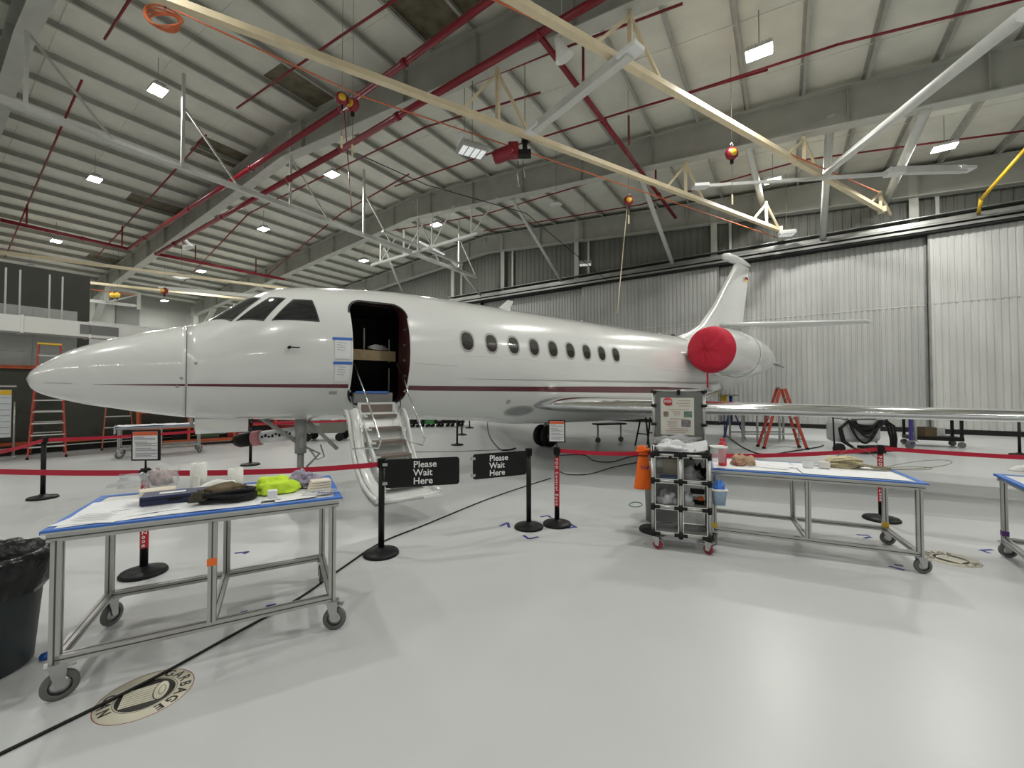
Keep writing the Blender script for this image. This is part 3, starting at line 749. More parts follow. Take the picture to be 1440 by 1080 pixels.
# small fittings
disc(6.4,1.50,.045,.045,.004).build('vent_ring',JETG,jet); disc(6.4,1.50,.028,.028,.007).build('vent_cap',GSTR,jet)
disc(6.81,1.30,.36,.115,.003,p=2).build('light_surround',GSTR,jet); disc(6.81,1.30,.30,.085,.006,p=2).build('landing_light',mat('grey_lens',(.30,.31,.31),.25),jet)
for s,z in ((1.55,2.05),(1.41,1.86),(1.37,1.755)): disc(s,z,.018,.018,.004,p=2).build('static_port',GEAR,jet)
mb=MB(); a=Vector(fpt(2.56,fth(2.56,2.30),.0)); mb.cyl(a,a+Vector((0,-.06,.0)),.02,10).cyl(a+Vector((0,-.06,0)),a+Vector((.12,-.08,0)),.008,8); mb.build('angle_probe',BLACK,jet)
patch([(3.10,fth(3.10,1.655)),(3.10,fth(3.1,1.70)),(3.21,fth(3.21,1.70)),(3.21,fth(3.21,1.655))],.004,4,4).build('handle_plate',JETG,jet)
for (s0,z0,s1,z1,tz) in ((3.13,2.17,3.34,2.45,0),(3.14,1.85,3.34,2.10,1)):
    patch([(s0,fth(s0,z0)),(s0,fth(s0,z1)),(s1,fth(s1,z1)),(s1,fth(s1,z0))],.010,6,8).build('paper_notice',PAPER,jet,label='white paper taped beside the jet door')
    patch([(s0-.03,fth(s0,z1-.01)),(s0-.03,fth(s0,z1+.03)),(s1+.03,fth(s1,z1+.03)),(s1+.03,fth(s1,z1-.01))],.013,6,4).build('blue_tape_strip',BTAPE,jet)
    for k in range(4):
        z=z1-.05-.035*k; patch([(s0+.03,fth(s0,z)),(s0+.03,fth(s0,z+.006)),(s1-.05-.02*(k%2),fth(s1,z+.006)),(s1-.05-.02*(k%2),fth(s1,z))],.0115,3,2).build('printed_line',PRINT,jet)
# blade antenna and beacons
MB().prism([(6.75,3.48),(7.1,3.48),(7.22,3.74),(7.06,3.74)],lambda x,z:(x,-.012,z),lambda x,z:(x,.012,z)).build('blade_antenna',JETW,jet)
for s in (9.5,13.1): MB().lathe([(.05,0),(.05,.03),(.02,.06),(0,.065)],10,(s,0,3.49)).build('beacon',mat('beacon_white',(.8,.8,.78),.3),jet)
MB().box((13.9,0,3.52),(.18,.1,.10)).build('dorsal_intake',BLACK,jet,bevel=.02)
# wings
def airfoil(n=12,fe=.14):
    up=[]
    for i in range(n+1):
        t=i/n; x=fe*(1-math.cos(t*math.pi/2)); up.append((x,math.sqrt(max(0,1-(1-x/fe)**2))))
    for i in range(1,9): 
        t=i/8; up.append((fe+(1-fe)*t,(1-t)**.85*1.0+.02))
    return up
AF=airfoil()
def wingloft(stations,fe_only=None,scale=1.0,side=-1):
    P=[]; prof=AF if fe_only is None else AF[:fe_only]
    sec=[(x,h) for x,h in reversed(prof)]+[(x,-h) for x,h in prof[1:]]
    for (y,le,ch,z,t) in stations:
        for x,h in sec: P.append((le+x*ch-(0 if fe_only is None else .006),side*y,z+h*t/2*scale+(.0)))
    m=MB(); n=len(sec); m.grid(P,n,len(stations)); 
    k=len(stations)-1; m.f+=[tuple(range(n)),tuple(k*n+i for i in range(n))]; m.mi+=[0,0]; m.smooth+=[False,False]
    return m
WS=[(.5,7.15,5.2,1.44,.30),(1.2,7.35,4.6,1.43,.32),(2.2,7.85,4.0,1.41,.275),(4.5,9.1,3.2,1.385,.21),(7,10.5,2.5,1.345,.17),(9.5,11.9,1.75,1.31,.13),(10.6,12.5,1.3,1.30,.09)]
for side in (-1,1):
    wg=wingloft(WS,side=side).build('main_wing',JETW,jet)
    w2=[(y,le-.012,ch,z,t) for y,le,ch,z,t in WS[1:]]
    w2=[(.85,7.08,4.8,1.435,.27)]+w2
    wingloft(w2,13,1.05,side).build('leading_edge_slat',CHROME,jet,label='polished bare metal leading edge of the wing')
    # main gear
    g=MB().cyl((10.29,side*2.2,1.35),(10.29,side*2.2,.33),.065,12).cyl((10.29,side*2.2,.75),(10.7,side*1.3,1.3),.04,8).build('main_gear',GEAR,jet)
    for dy in (-.17,.17):
        MB().lathe([(.16,-.09),(.30,-.10),(.335,-.06),(.34,0),(.335,.06),(.30,.10),(.16,.09)],28,(10.29,side*2.2+dy,.34),Matrix.Rotation(R(90),3,'X')).build('tyre',RUBK,g)
        MB().lathe([(0,-.07),(.14,-.085),(.17,-.06),(.17,.06),(.14,.085),(0,.07)],18,(10.29,side*2.2+dy,.34),Matrix.Rotation(R(90),3,'X')).build('wheel_hub',GEAR,g)
    # nacelle
    y0=side*1.78; zc=2.86
    prof=[(12.60,.50),(12.62,.56),(12.75,.60),(13.2,.655),(13.9,.68),(14.6,.66),(15.3,.58),(15.9,.47),(16.4,.34),(16.8,.20),(16.9,.12)]
    P=[]
    for s,r in prof:
        for i in range(40):
            a=2*math.pi*i/40; P.append((s,y0+r*math.cos(a),zc-.03*(s-12.6)+r*math.sin(a)))
    m=MB().grid(P,40,len(prof),closed_u=True); n=len(prof)
    m.f+=[tuple(range(40)),tuple((n-1)*40+i for i in range(40))]; m.mi+=[0,0]; m.smooth+=[False]*2
    nc=m.build('engine_nacelle',JETW,jet)
    MB().cyl((16.85,y0,2.74),(17.3,y0+side*.28,2.52),.10,12,r2=.015).build('exhaust_spike',GEAR,nc)
    pts=[(s,y0+side*0-.0+r*1.012*math.cos(a),zc-.03*(s-12.6)+r*1.012*math.sin(a)) for s,r,a in [(14.3,.67,2*math.pi*i/40) for i in range(40)]]
    MB().tube(pts,.004,5,closed=True).build('cowl_joint',LINE,nc)
    # pylon
    m=MB(); P=[]
    for (yy,s0,s1,t) in ((.75,12.2,16.9,.36),(1.3,12.7,16.4,.30)):
        for i in range(24):
            a=2*math.pi*i/24; P.append(((s0+s1)/2-(s1-s0)/2*math.cos(a),side*yy,2.80-.03*((s0+s1)/2-(s1-s0)/2*math.cos(a)-12.6)+t/2*math.sin(a)))
    m.grid(P,24,2,closed_u=True).build('pylon',JETW,jet)
    # cover
    P=[]
    for k,(ds,r) in enumerate([(-.10,.002),(-.10,.15),(-.085,.3),(-.06,.44),(-.03,.555),(.04,.61),(.22,.648)]):
        for i in range(48):
            a=2*math.pi*i/48; wr=.022*math.sin(a*5+k*.6)*(r>.1)+.014*math.sin(a*9+k)
            P.append((12.6+ds-abs(wr)*(1.6 if k<5 else .3),y0+r*math.cos(a),zc+r*math.sin(a)))
    MB().grid(P,48,7,closed_u=True).build('intake_cover',COVER,jet,label='red fabric engine intake cover')
    MB().box((12.56,y0,2.02),(.012,.05,.42)).build('warning_streamer',COVER,jet,label='red streamer hanging below the intake cover')
    # stabiliser
    st=[(.0,16.8,2.3,4.20,.20),(1.0,17.4,2.0,4.17,.16),(3.9,19.15,.95,4.08,.07)]
    wingloft(st,side=side).build('stabiliser',JETW,jet)
# fin
def finloft(st):
    P=[]; sec=[(x,h) for x,h in reversed(AF)]+[(x,-h) for x,h in AF[1:]]
    for (z,le,te,t) in st:
        for x,h in sec: P.append((le+x*(te-le),h*t/2,z))
    m=MB(); n=len(sec); m.grid(P,n,len(st)); k=len(st)-1; m.f+=[tuple(range(n)),tuple(k*n+i for i in range(n))]; m.mi+=[0,0]; m.smooth+=[False]*2
    return m
finloft([(3.2,13.6,18.9,.30),(3.55,14.2,18.95,.30),(3.72,14.8,19.0,.29),(4.06,15.6,19.1,.28),(4.86,16.6,19.25,.25),(5.7,17.4,19.5,.21),(6.52,18.25,19.72,.17),(6.85,18.5,19.8,.14)]).build('tail_fin',JETW,jet)
P=[];prof=[(17.5,.01),(17.55,.10),(17.75,.17),(18.2,.20),(18.9,.17),(19.5,.10),(19.95,.02)]
for s,r in prof:
    for i in range(24): a=2*math.pi*i/24; P.append((s,r*1.05*math.cos(a),6.93+.02*(s-17.5)+r*.75*math.sin(a)))
MB().grid(P,24,len(prof),closed_u=True).build('fin_bullet',JETW,jet)
fl=MB().box((19.35,-.085,6.35),(.28,.01,.05)); fm=fl.build('flag_black',BLACKM,jet); 
MB().box((19.35,-.085,6.30),(.28,.01,.05)).build('flag_red',REDL,jet); MB().box((19.35,-.085,6.25),(.28,.01,.05)).build('flag_gold',YEL,jet)
# nose gear and doors
g=MB().cyl((2.9,0,1.35),(2.9,0,.72),.085,14).cyl((2.9,0,.75),(2.9,0,.19),.05,12).cyl((2.9,-.2,.19),(2.9,.2,.19),.035,10)
g.cyl((2.9,0,.85),(2.35,0,1.3),.03,8).cyl((2.9,-.1,1.0),(2.9,-.1,.8),.04,8).tube([(2.95,-.08,.82),(3.16,-.1,.70),(2.97,-.08,.5)],.018,6)
g.cyl((3.0,-.04,1.22),(3.36,-.35,.78),.03,8).tube([(3.0,-.08,.8),(3.1,-.2,.62),(3.2,-.22,.66),(3.15,-.18,.85)],.012,6)
ng=g.build('nose_gear',GEAR,jet)
for dy in (-.13,.13):
    MB().lathe([(.09,-.05),(.17,-.055),(.19,-.03),(.19,.03),(.17,.055),(.09,.05)],24,(2.9,dy,.19),Matrix.Rotation(R(90),3,'X')).build('nose_tyre',RUBK,ng)
    MB().lathe([(0,-.045),(.1,-.05),(.1,.05),(0,.045)],16,(2.9,dy,.19),Matrix.Rotation(R(90),3,'X')).build('wheel_hub',GEAR,ng)
MB().box((1.86,-.30,1.225),(.60,.02,.20)).build('gear_door',JETW,jet,bevel=.008); MB().cyl((1.52,-.26,1.34),(1.52,-.26,1.22),.02,8).build('hinge_post',GEAR,jet)
MB().box((1.86,.30,1.225),(.60,.02,.20)).build('gear_door',JETW,jet,bevel=.008)
# airstair door
prof=[(-.92,1.40),(-1.10,1.36),(-1.22,1.22),(-1.30,1.02),(-1.40,.80),(-1.56,.60),(-1.78,.45),(-2.02,.37),(-2.25,.335)]
m=MB(); P=[]
nS=5
for (y,z) in prof:
    for k in range(nS): P.append((3.27+.87*k/(nS-1),y,z))
m.grid(P,nS,len(prof)); 
P=[]
for i,(y,z) in enumerate(prof):
    a=prof[max(i-1,0)];b=prof[min(i+1,len(prof)-1)]; t=Vector((0,b[0]-a[0],b[1]-a[1])).normalized(); nn=Vector((0,t.z,-t.y)) ; nn=nn if nn.z<0 or nn.y>0 else -nn
    for k in range(nS): P.append(tuple(Vector((3.27+.87*k/(nS-1),y,z))+nn*.05))
m.grid(P,nS,len(prof))
sd=m.build('airstair_door',JETW,jet,label='lowered white airstair door')
for xx in (3.27,4.14):
    pts=[(xx,y-.03,z+.04) for y,z in prof]; MB().tube(pts,.028,8).build('door_rim',JETW,sd)
MB().tube([(3.27,-2.27,.35),(3.5,-2.31,.34),(3.9,-2.31,.34),(4.14,-2.27,.35)],.028,8).build('door_rim',JETW,sd)
for (a,b) in ((3.30,3.42),):
    P=[];PR=prof[1:]
    for (y,z) in PR: P+= [(a,y-.04,z+.06),((a+b)/2,y-.10,z+.10),(b,y-.06,z+.08)]
    MB().grid(P,3,len(PR)).build('inner_rib',JETW,sd)
tr_=[(-1.10,1.33),(-1.27,1.15),(-1.44,.97),(-1.62,.79),(-1.79,.61),(-1.95,.44)]
for i,(y,z) in enumerate(tr_):
    o=MB().box((3.76,y,z),(.52,.20,.03)).build('stair_tread',JETW,sd)
    MB().box((3.77,y-.008,z+.019),(.44,.19,.012)).build('step_pad',TREAD,sd,bevel=.004); MB().box((3.77,y-.104,z-.002),(.44,.008,.034)).build('step_nosing',TREAD,sd)
    MB().box((3.76,y+.09,z-.09),(.52,.012,.17)).build('stair_riser',JETW,sd)
    MB().box((3.60,y+.082,z-.09),(.07,.004,.022)).build('riser_slot',JETG,sd)
for xx in (3.49,4.03): 
    MB().beam((xx,-1.0,1.38),(xx,-2.0,.36),.03,.10).build('stringer',JETW,sd)
MB().box((3.76,-.98,1.42),(.58,.03,.22)).build('hinge_panel',JETW,sd); MB().box((3.76,-1.0,1.42),(.48,.012,.16)).build('hinge_pad',TREAD,sd)
def rl(pts,r,nm='handrail'): MB().tube([Vector(p) for p in pts],r,8).build(nm,CHROME,sd)
rl([(3.42,-.98,2.12),(3.42,-1.5,1.62),(3.42,-2.0,1.10),(3.43,-2.02,1.04)],.013); rl([(3.43,-2.02,1.06),(3.43,-1.95,.96),(3.3,-1.62,.93),(3.22,-1.55,.92)],.010)
rl([(4.10,-.95,2.15),(4.05,-1.5,1.65),(4.0,-2.1,1.09),(4.0,-2.12,1.03)],.013); rl([(4.0,-2.11,1.05),(4.0,-2.06,.96),(4.02,-1.6,.96)],.009)
rl([(4.12,-1.02,1.60),(4.08,-1.15,1.30),(4.04,-1.5,.98)],.010); rl([(3.36,-1.0,1.62),(3.38,-1.2,1.35),(3.40,-1.55,1.0)],.012)
MB().box((4.0,-2.30,.325),(.26,.14,.02)).build('foot_plate',JETW,sd)
# padded tube at the nose gear
a=C(-4.27,6.50,.93); b=C(-3.42,6.60,1.04); u=(b-a)
t=thing('padded_tube','white wrapped padded tube with black end cap and pink band, propped at the nose gear','tube')
MB().cyl(a+u*.34,b,.10,16).build('white_wrap',CREASE,t); MB().cyl(a+u*.22,a+u*.36,.119,16).build('pink_band',mat('pink_tape',(.62,.25,.27),.6),t); MB().lathe([(0,-.12),(.08,-.1),(.112,-.03),(.112,.17),(0,.17)],16,a+u*.03,u.to_track_quat('Z','Y').to_matrix()).build('end_cap',BLACK,t)
m=MB()
for k in range(9): c=a+u*(.44+.06*k); m.box(c+C(0,-.1035,.01+.015*math.sin(k*2)),(.035,.004,.045 if k%2 else .03),YAW+R(-6))
m.build('lettering_marks',BLACKM,t)
# ============================================================ FLOOR THINGS
def hd_of(lat,dep): v=C(lat,dep); return math.atan2(v.y,v.x)
def FC(px,py): p=F(px,py); return p
# ---- barrier posts
def post(px,py,label,wrap=False,sign=None,h=.985,rbase=.18,rz=0,cat='barrier post',belts=(),topred=False,loc=None,group='black belt barrier posts',signboard=None):
    p=F(px,py) if loc is None else loc
    t=thing('barrier_post',label,cat,(p.x,p.y,0),rz,group)
    MB().lathe([(0,0),(rbase,0),(rbase,.018),(rbase*.93,.035),(rbase*.5,.05),(.05,.062),(.035,.075),(0,.075)],32).build('base',BLACK,t)
    MB().cyl((0,0,.06),(0,0,h-.09),.031,16).build('pole',BLACK,t)
    m=MB().box((0,0,h-.05),(.062,.062,.10)); 
    for a in range(4): m.box((.036*math.cos(a*math.pi/2),.036*math.sin(a*math.pi/2),h-.045),(.02,.02,.06),a*math.pi/2)
    m.build('belt_head',REDL if topred else BLACK,t,bevel=.004)
    if wrap:
        MB().cyl((0,0,.24),(0,0,.86),.0325,16,cap=False).build('red_wrap',REDL,t,label='red wrap with white vertical lettering')
        ang=math.atan2(-p.y,-p.x)-rz
        c0=Vector((.0335*math.cos(ang),.0335*math.sin(ang),.845)); sd=Vector((-math.sin(ang),math.cos(ang),0))
        o=text_obj('FOD Control Zone',.046,WHITE,'lettering',t,(0,0,0),(0,0,0),ext=.0008,off=.0010,sp=1.42)
        nv=Vector((math.cos(ang),math.sin(ang),0)); Mx=Matrix((Vector((0,0,-1)),sd*1.0,nv)).transposed()
        if Mx.determinant()<0: Mx=Matrix((Vector((0,0,-1)),-sd,nv)).transposed()
        wdt=max(v.co.x for v in o.data.vertices); kx=.59/wdt
        o.data.transform(Matrix.Translation(c0)@Mx.to_4x4()@Matrix.Translation((0,-.016,0))@Matrix.Diagonal((kx,1,1,1)))
    for q in belts:
        w2=Matrix.Rotation(-rz,3,'Z')@Vector((q[0]-p.x,q[1]-p.y,0)); sag=q[2] if len(q)>2 else 0
        n=14 if sag else 2; P=[]
        u=w2.normalized(); L=w2.length
        side_=Vector((-u.y,u.x,0))*.0012
        for i in range(n):
            f=i/(n-1); c=u*(.035+(L-.07)*f)-Vector((0,0,sag*4*f*(1-f)))
            for dx,dz in ((1,.026),(1,-.026),(-1,-.026),(-1,.026)): P.append(c+side_*dx+Vector((0,0,h-.045+dz)))
        MB().grid(P,4,n,closed_u=True,sm=False).build('belt',BELT,t)
    if sign:
        yaw,wd,ht,z0,tilt=sign
        MB().cyl((0,0,h),(0,0,z0+.02),.008,8).build('sign_stem',BLACK,t)
        Mr=Matrix.Rotation(yaw-rz,3,'Z')@Matrix.Rotation(tilt,3,'Y')
        c=Vector((0,0,z0+ht/2))
        o=MB().box(c,(wd,.014,ht),M=Mr).build('sign_frame',BLACK,t,bevel=.003)
        f=Mr@Vector((0,-1,0)); X=Mr@Vector((1,0,0)); Zv=Mr@Vector((0,0,1))
        MB().box(c+f*.009,(wd*.86,.003,ht*.90),M=Mr).build('sheet',PAPER,o)
        MB().box(c+f*.011+Zv*ht*.385,(wd*.86,.003,ht*.12),M=Mr).build('orange_header',mat('orange_print',(.72,.13,.05),.6),o)
        m=MB()
        for k in range(17):
            if k in(3,8,12): continue
            wl=wd*(.74 if k%3 else .55)*(1 if k not in (0,4) else .62); m.box(c+f*.0112+Zv*(ht*.27-k*ht*.040)+X*(-(wd*.38)+wl/2+(wd*.05 if k>4 else 0)),(wl,.002,ht*(.016 if k not in(0,4) else .022)),M=Mr)
        m.build('printed_line',PRINT,o)
    return t,p
PP={}
P4=F(202,806.7); P1=F(536,779.5); P2=F(743.6,742); P3=F(783.3,738); P5=F(60,701); P6=F(352,654); P7=F(642.8,626); P8=F(649.4,611.7); P9=F(660.3,602); P10=F(1239.6,731); P11=F(1434,640)
P12=C(1.73,5.05); P0=C(-6.3,4.17); P13=C(7.6,4.15)
def xy(p,s=0): return (p.x,p.y,s)
yawcam=YAW
post(0,0,'barrier post standing behind the left table, red wrapped, carrying a notice frame',True,(YAW+R(-2),.275,.285,1.045,R(-1)),.975,belts=[xy(P0,.02),xy(P1,.03)],loc=P4)
t1,_=post(0,0,'barrier post holding the nearer Please Wait Here panel, right of the left table',loc=P1,h=.995,group=None)
t2,_=post(0,0,'barrier post holding the farther Please Wait Here panel, tallest at the centre',loc=P2,h=.985,group=None)
post(0,0,'red wrapped barrier post right of the Please Wait Here panels with a notice on top',True,(YAW+R(-10),.215,.285,1.045,0),.985,belts=[xy(P12,.02)],loc=P3)
post(0,0,'plain black barrier post alone at far left before the ladders',loc=P5,h=.97,belts=[xy(C(-6.3,4.75),.03),xy(P6,.05)])
post(0,0,'black barrier post left of the nose landing gear',loc=P6,h=1.0,rbase=.2,belts=[xy(P7,.03)])
post(0,0,'nearest of three distant barrier posts under the fuselage',loc=P7,h=1.0,belts=[xy(P8,.05)],rbase=.2)
post(0,0,'middle one of three distant barrier posts, with a red top',loc=P8,h=1.0,topred=True,rbase=.2)
post(0,0,'farthest of three distant barrier posts under the fuselage',loc=P9,h=1.0,rbase=.2)
post(0,0,'red wrapped barrier post behind the right-hand taped table',True,None,.985,belts=[xy(P13,.03)],loc=P10,rbase=.2)
post(0,0,'black barrier post at the right edge before the hangar doors',loc=P11,h=1.0,rbase=.2)
post(0,0,'barrier post hidden behind the storage cart and orange windsock',loc=P12,h=.975,belts=[xy(P10,.05)])
post(0,0,'barrier post at the left margin ending the front red belt',loc=P0,h=.975)
post(0,0,'barrier post beyond the right margin ending the red belt',loc=P13,h=.975)
post(0,0,'barrier post near the left margin ending the rear red belt',loc=C(-6.3,4.75),h=.97)
# Please Wait Here panels
def waitpanel(t,pp,A,B,z0,z1,tx,size):
    A=Vector(A);B=Vector(B); u=(B-A).normalized(); L=(B-A).length; rz=math.atan2(u.y,u.x)
    loc=A-Vector((pp.x,pp.y,0))
    poly=rrect(0,L,z0,z1,.03,4)
    nrm=Vector((u.y,-u.x,0))
    o=MB().prism(poly,lambda x,z:loc+u*x+nrm*.004+Vector((0,0,z)),lambda x,z:loc+u*x-nrm*.004+Vector((0,0,z))).build('sign_panel',BLACK,t,label='black panel reading Please Wait Here')
    f=nrm if nrm.dot(-A)>0 else -nrm
    ch=size
    for i,wd in enumerate(('Please','Wait','Here')):
        p=loc+u*tx+f*.0055+Vector((0,0,z1-.024-ch*.72-i*(z1-z0-.03)/3.05))
        text_obj(wd,ch,WHITE,'lettering',o,p,(R(90),0,rz),ext=.0006,off=.0014)
    m=MB()
    for z in (z0+.05,z1-.05): m.box(loc+u*.0+Vector((0,0,z)),(.05,.03,.03),rz)
    m.build('hinge_clip',CAST,o)
waitpanel(t1,P1,C(-1.315,4.285),C(-.571,4.49),.69,.985,.285,.098)
waitpanel(t2,P2,C(-.452,4.79),C(.175,5.10),.672,.965,.205,.098)
# ---- casters
def caster(parent,x,y,r,ztop,yaw=0,wheel=RUBBER,w=.032):
    c=Vector((x,y,0)); u=Vector((math.cos(yaw),math.sin(yaw),0)); s=Vector((-u.y,u.x,0)); a=c+u*.02
    o=MB().box(c+Vector((0,0,ztop-.006)),(.085,.07,.012),yaw)
    for q in (-1,1):
        o.add([c+s*q*.024+u*-.03+Vector((0,0,ztop-.012)),c+s*q*.024+u*.045+Vector((0,0,ztop-.012)),a+s*q*.024+u*.018+Vector((0,0,r-.01)),a+s*q*.024-u*.018+Vector((0,0,r-.01)),
               c+s*q*.028+u*-.03+Vector((0,0,ztop-.012)),c+s*q*.028+u*.045+Vector((0,0,ztop-.012)),a+s*q*.028+u*.018+Vector((0,0,r-.01)),a+s*q*.028-u*.018+Vector((0,0,r-.01))],
              [(0,1,2,3),(7,6,5,4),(0,4,5,1),(1,5,6,2),(2,6,7,3),(3,7,4,0)])
    o.box(c+u*.055+Vector((0,0,ztop-.03)),(.05,.05,.008),yaw)
    o=o.build('caster',CAST,parent)
    Mr=Matrix.Rotation(yaw,3,'Z')@Matrix.Rotation(R(90),3,'X')
    MB().lathe([(r*.62,-w*.5),(r*.93,-w*.5),(r,-w*.3),(r,w*.3),(r*.93,w*.5),(r*.62,w*.5)],26,(a.x,a.y,r),Mr).build('wheel',wheel,o)
    MB().lathe([(0,-w*.42),(r*.63,-w*.42),(r*.63,w*.42),(0,w*.42)],20,(a.x,a.y,r),Mr).build('wheel_hub',CAST if wheel is RUBBER else wheel,o)
    return o
def legbar(a,b,w=.045):
    m=MB().m(ALU); m.beam(a,b,w,w); a=Vector(a);b=Vector(b); z=(b-a).normalized()
    x=z.cross(Vector((0,0,1))); 
    if x.length<.1: x=Vector((1,0,0))
    x.normalize(); y=z.cross(x); m.m(ALUD)
    for d in (x,-x,y,-y):
        off=d*(w/2+.0006); s=z.cross(d).normalized()
        m.add([a+off+s*.004,b+off+s*.004,b+off-s*.004,a+off-s*.004],[(0,1,2,3)])
    return m
def work_table(label,cx,cy,ud,L,Wd,H,rail,cr,legin,wtape,cyaws,top=True,group='aluminium framed work tables'):
    rz=hd_of(*ud); p=C(cx,cy)
    t=thing('work_table',label,'table',(p.x,p.y,0),rz,group)
    hx,hy=L/2-legin,Wd/2-.03; zt=H-.012
    for sx in(-1,1):
        for sy in(-1,1):
            legbar((sx*hx,sy*hy,rail-.02),(sx*hx,sy*hy,zt-.05)).build('leg',None,t)
            caster(t,sx*hx,sy*hy,cr,rail-.02,cyaws[(sx+1)+(sy+1)//2])
    for sy in (-1,1):
        legbar((0,sy*hy,rail+.02),(0,sy*hy,zt-.05)).build('middle_leg',None,t)
        legbar((-hx,sy*hy,rail),(hx,sy*hy,rail)).build('long_rail',None,t)
        legbar((-L/2+.02,sy*hy,zt-.035),(L/2-.02,sy*hy,zt-.035)).build('top_rail',None,t)
    for x in (-hx,0,hx): legbar((x,-hy,rail),(x,hy,rail)).build('cross_rail',None,t)
    for x in (-hx,hx): legbar((x,-hy,zt-.035),(x,hy,zt-.035)).build('top_rail',None,t)
    MB().box((0,0,zt-.003),(L,Wd,.018)).build('table_top',WHITEP,t,bevel=.003)
    m=MB(); e=.007
    m.box((0,-Wd/2+wtape/2,H-.002),(L,wtape,.003)).box((0,Wd/2-wtape/2,H-.002),(L,wtape,.003)).box((-L/2+wtape/2,0,H-.0018),(wtape,Wd-.02,.003)).box((L/2-wtape/2,0,H-.0018),(wtape,Wd-.02,.003))
    m.box((0,-Wd/2-.001,H-.007),(L,.003,.012)).box((L/2+.001,0,H-.012),(.003,Wd,.02)).box((-L/2-.001,0,H-.012),(.003,Wd,.02))
    m.build('tape_edge',BTAPE,t,label='blue masking tape edging')
    return t,p,rz
T1,p1,r1=work_table('large foreground work table at left with blue taped edge and grey casters',-2.088,2.98,(1.2,.673),1.51,.88,.935,.225,.078,.06,.045,[R(20),R(60),R(-20),R(90)])
T2,p2,r2=work_table('long work table right of the storage cart with cream webbing on top',3.19,4.60,(1.553,-.714),1.84,.86,.84,.175,.07,.06,.05,[R(95),R(80),R(12),R(5)])
T3,p3,r3=work_table('work table cut off by the right edge of the photo',5.40,3.49,(.80,-.59),1.6,.86,.84,.175,.07,.06,.05,[R(10),R(10),R(10),R(10)])
MB().box((.0,-.41-.024,.62),(.052,.004,.045)).build('orange_tape',ORTAPE,T1)
for (t,x,y,z,mt) in ((T2,-.86,-.40,.22,YEL),(T2,.86,.40,.22,YEL),(T3,-.74,.40,.24,mat('purple_tape',(.10,.03,.18),.5)),(T3,-.74,-.40,.24,mat('purple_tape',(.10,.03,.18),.5))):
    MB().box((x,y,z),(.052,.052,.05)).build('colour_tape',mt,t)
def local(t,w):   # world point -> table local
    M=Matrix.Rotation(-t.rotation_euler.z,3,'Z'); return M@(w-Vector(t.location))
# paper covering
def sheet(parent,c,wx,wy,rz,z,name='paper_sheet',mt=PAPER,curl=.006,seed=0,label=None):
    P=[];n=8
    M=Matrix.Rotation(rz,3,'Z')
    for j in range(n):
        for i in range(n):
            u=(i/(n-1)-.5);v=(j/(n-1)-.5)
            P.append(Vector((c[0],c[1],z))+M@Vector((u*wx,v*wy,curl*max(0,noise.noise(Vector((u*3+seed,v*3,seed)))+.2))))
    m=MB(); m.grid(P,n,n,sm=False); o=m.build(name,mt,parent,label=label)
    md=o.modifiers.new('s','SOLIDIFY'); md.thickness=.0008
    return o
for k,(x,y,wx,wy,a,z) in enumerate([(-.50,-.10,.44,.62,2,.9365),(-.02,-.08,.56,.64,-1,.9370),(.45,.02,.48,.68,1,.9362),(-.58,-.28,.30,.24,-14,.9385),(-.42,-.02,.28,.22,5,.9395),(-.30,-.20,.29,.22,10,.9402),(-.12,-.30,.33,.20,-4,.9390),(.46,-.30,.26,.16,8,.9385),(.60,.1,.2,.25,12,.938)]):
    sheet(T1,(x,y),wx,wy,R(a),z,curl=.005,seed=k)
    if k in (3,4,5):
        m=MB()
        for q in range(7): m.box((x-.02*(q%2),y+.08-q*.025,z+.007),(.16,.004,.0006),R(a))
        m.build('printed_line',PRINT,T1,kind='stuff')
for k,(x,y,wx,wy,a,z) in enumerate([(-.45,0,.82,.74,0,.8415),(.40,0,.86,.72,0,.8418),(-.42,-.02,.26,.2,25,.845),(-.25,-.08,.28,.2,-20,.846),(-.16,.03,.25,.2,10,.8475)]):
    sheet(T2,(x,y),wx,wy,R(a),z,curl=.006,seed=k+20)
sheet(T3,(.1,0),1.3,.72,0,.8415,seed=40)
# things on the left table
def on(t,px,py,H): w_=W(px,py,H); return w_
Z1=.945
p=W(247,706,Z1); t=thing('blue_case','flat dark blue plastic case lying on papers on the left table','case',(p.x,p.y,Z1),r1+R(4))
MB().box((0,.055,.03),(.36,.17,.058)).build('case_body',NAVY,t,bevel=.006); MB().box((0,-.028,.03),(.08,.012,.02)).build('latch',BLACK,t); MB().box((0,-.0315,.035),(.35,.004,.004)).build('lid_seam',BLACKM,t); MB().box((-.02,.05,.0605),(.14,.05,.002)).build('white_label',PAPER,t)
p=W(222,695,Z1); o=MB().box((p.x,p.y,Z1+.02),(.20,.13,.04),r1+R(10)).build('paper_box',CREAMF,bevel=.003); tag(o,'cream cardboard box behind the blue case on the left table','box')
p=W(200,682,Z1); tag(blob((p.x,p.y,Z1),(.17,.08,.07),11,.35,n=3,rz=r1).build('plastic_bag',CLEAR),'clear plastic bag at the far left of the left table','bag')
p=W(228,684,Z1); tag(blob((p.x,p.y,Z1),(.11,.08,.12),12,.2,rz=r1).build('plastic_pack',CLEAR),'clear plastic pack with pink items behind the blue case','bag')
tag(blob((p.x,p.y,Z1+.015),(.06,.05,.085),13,.4,fr=3,rz=r1).build('pink_sweets',mat('pink_items',(.52,.36,.33),.5,nz=.6,nscale=25)),'pink items inside the clear plastic pack','packet')
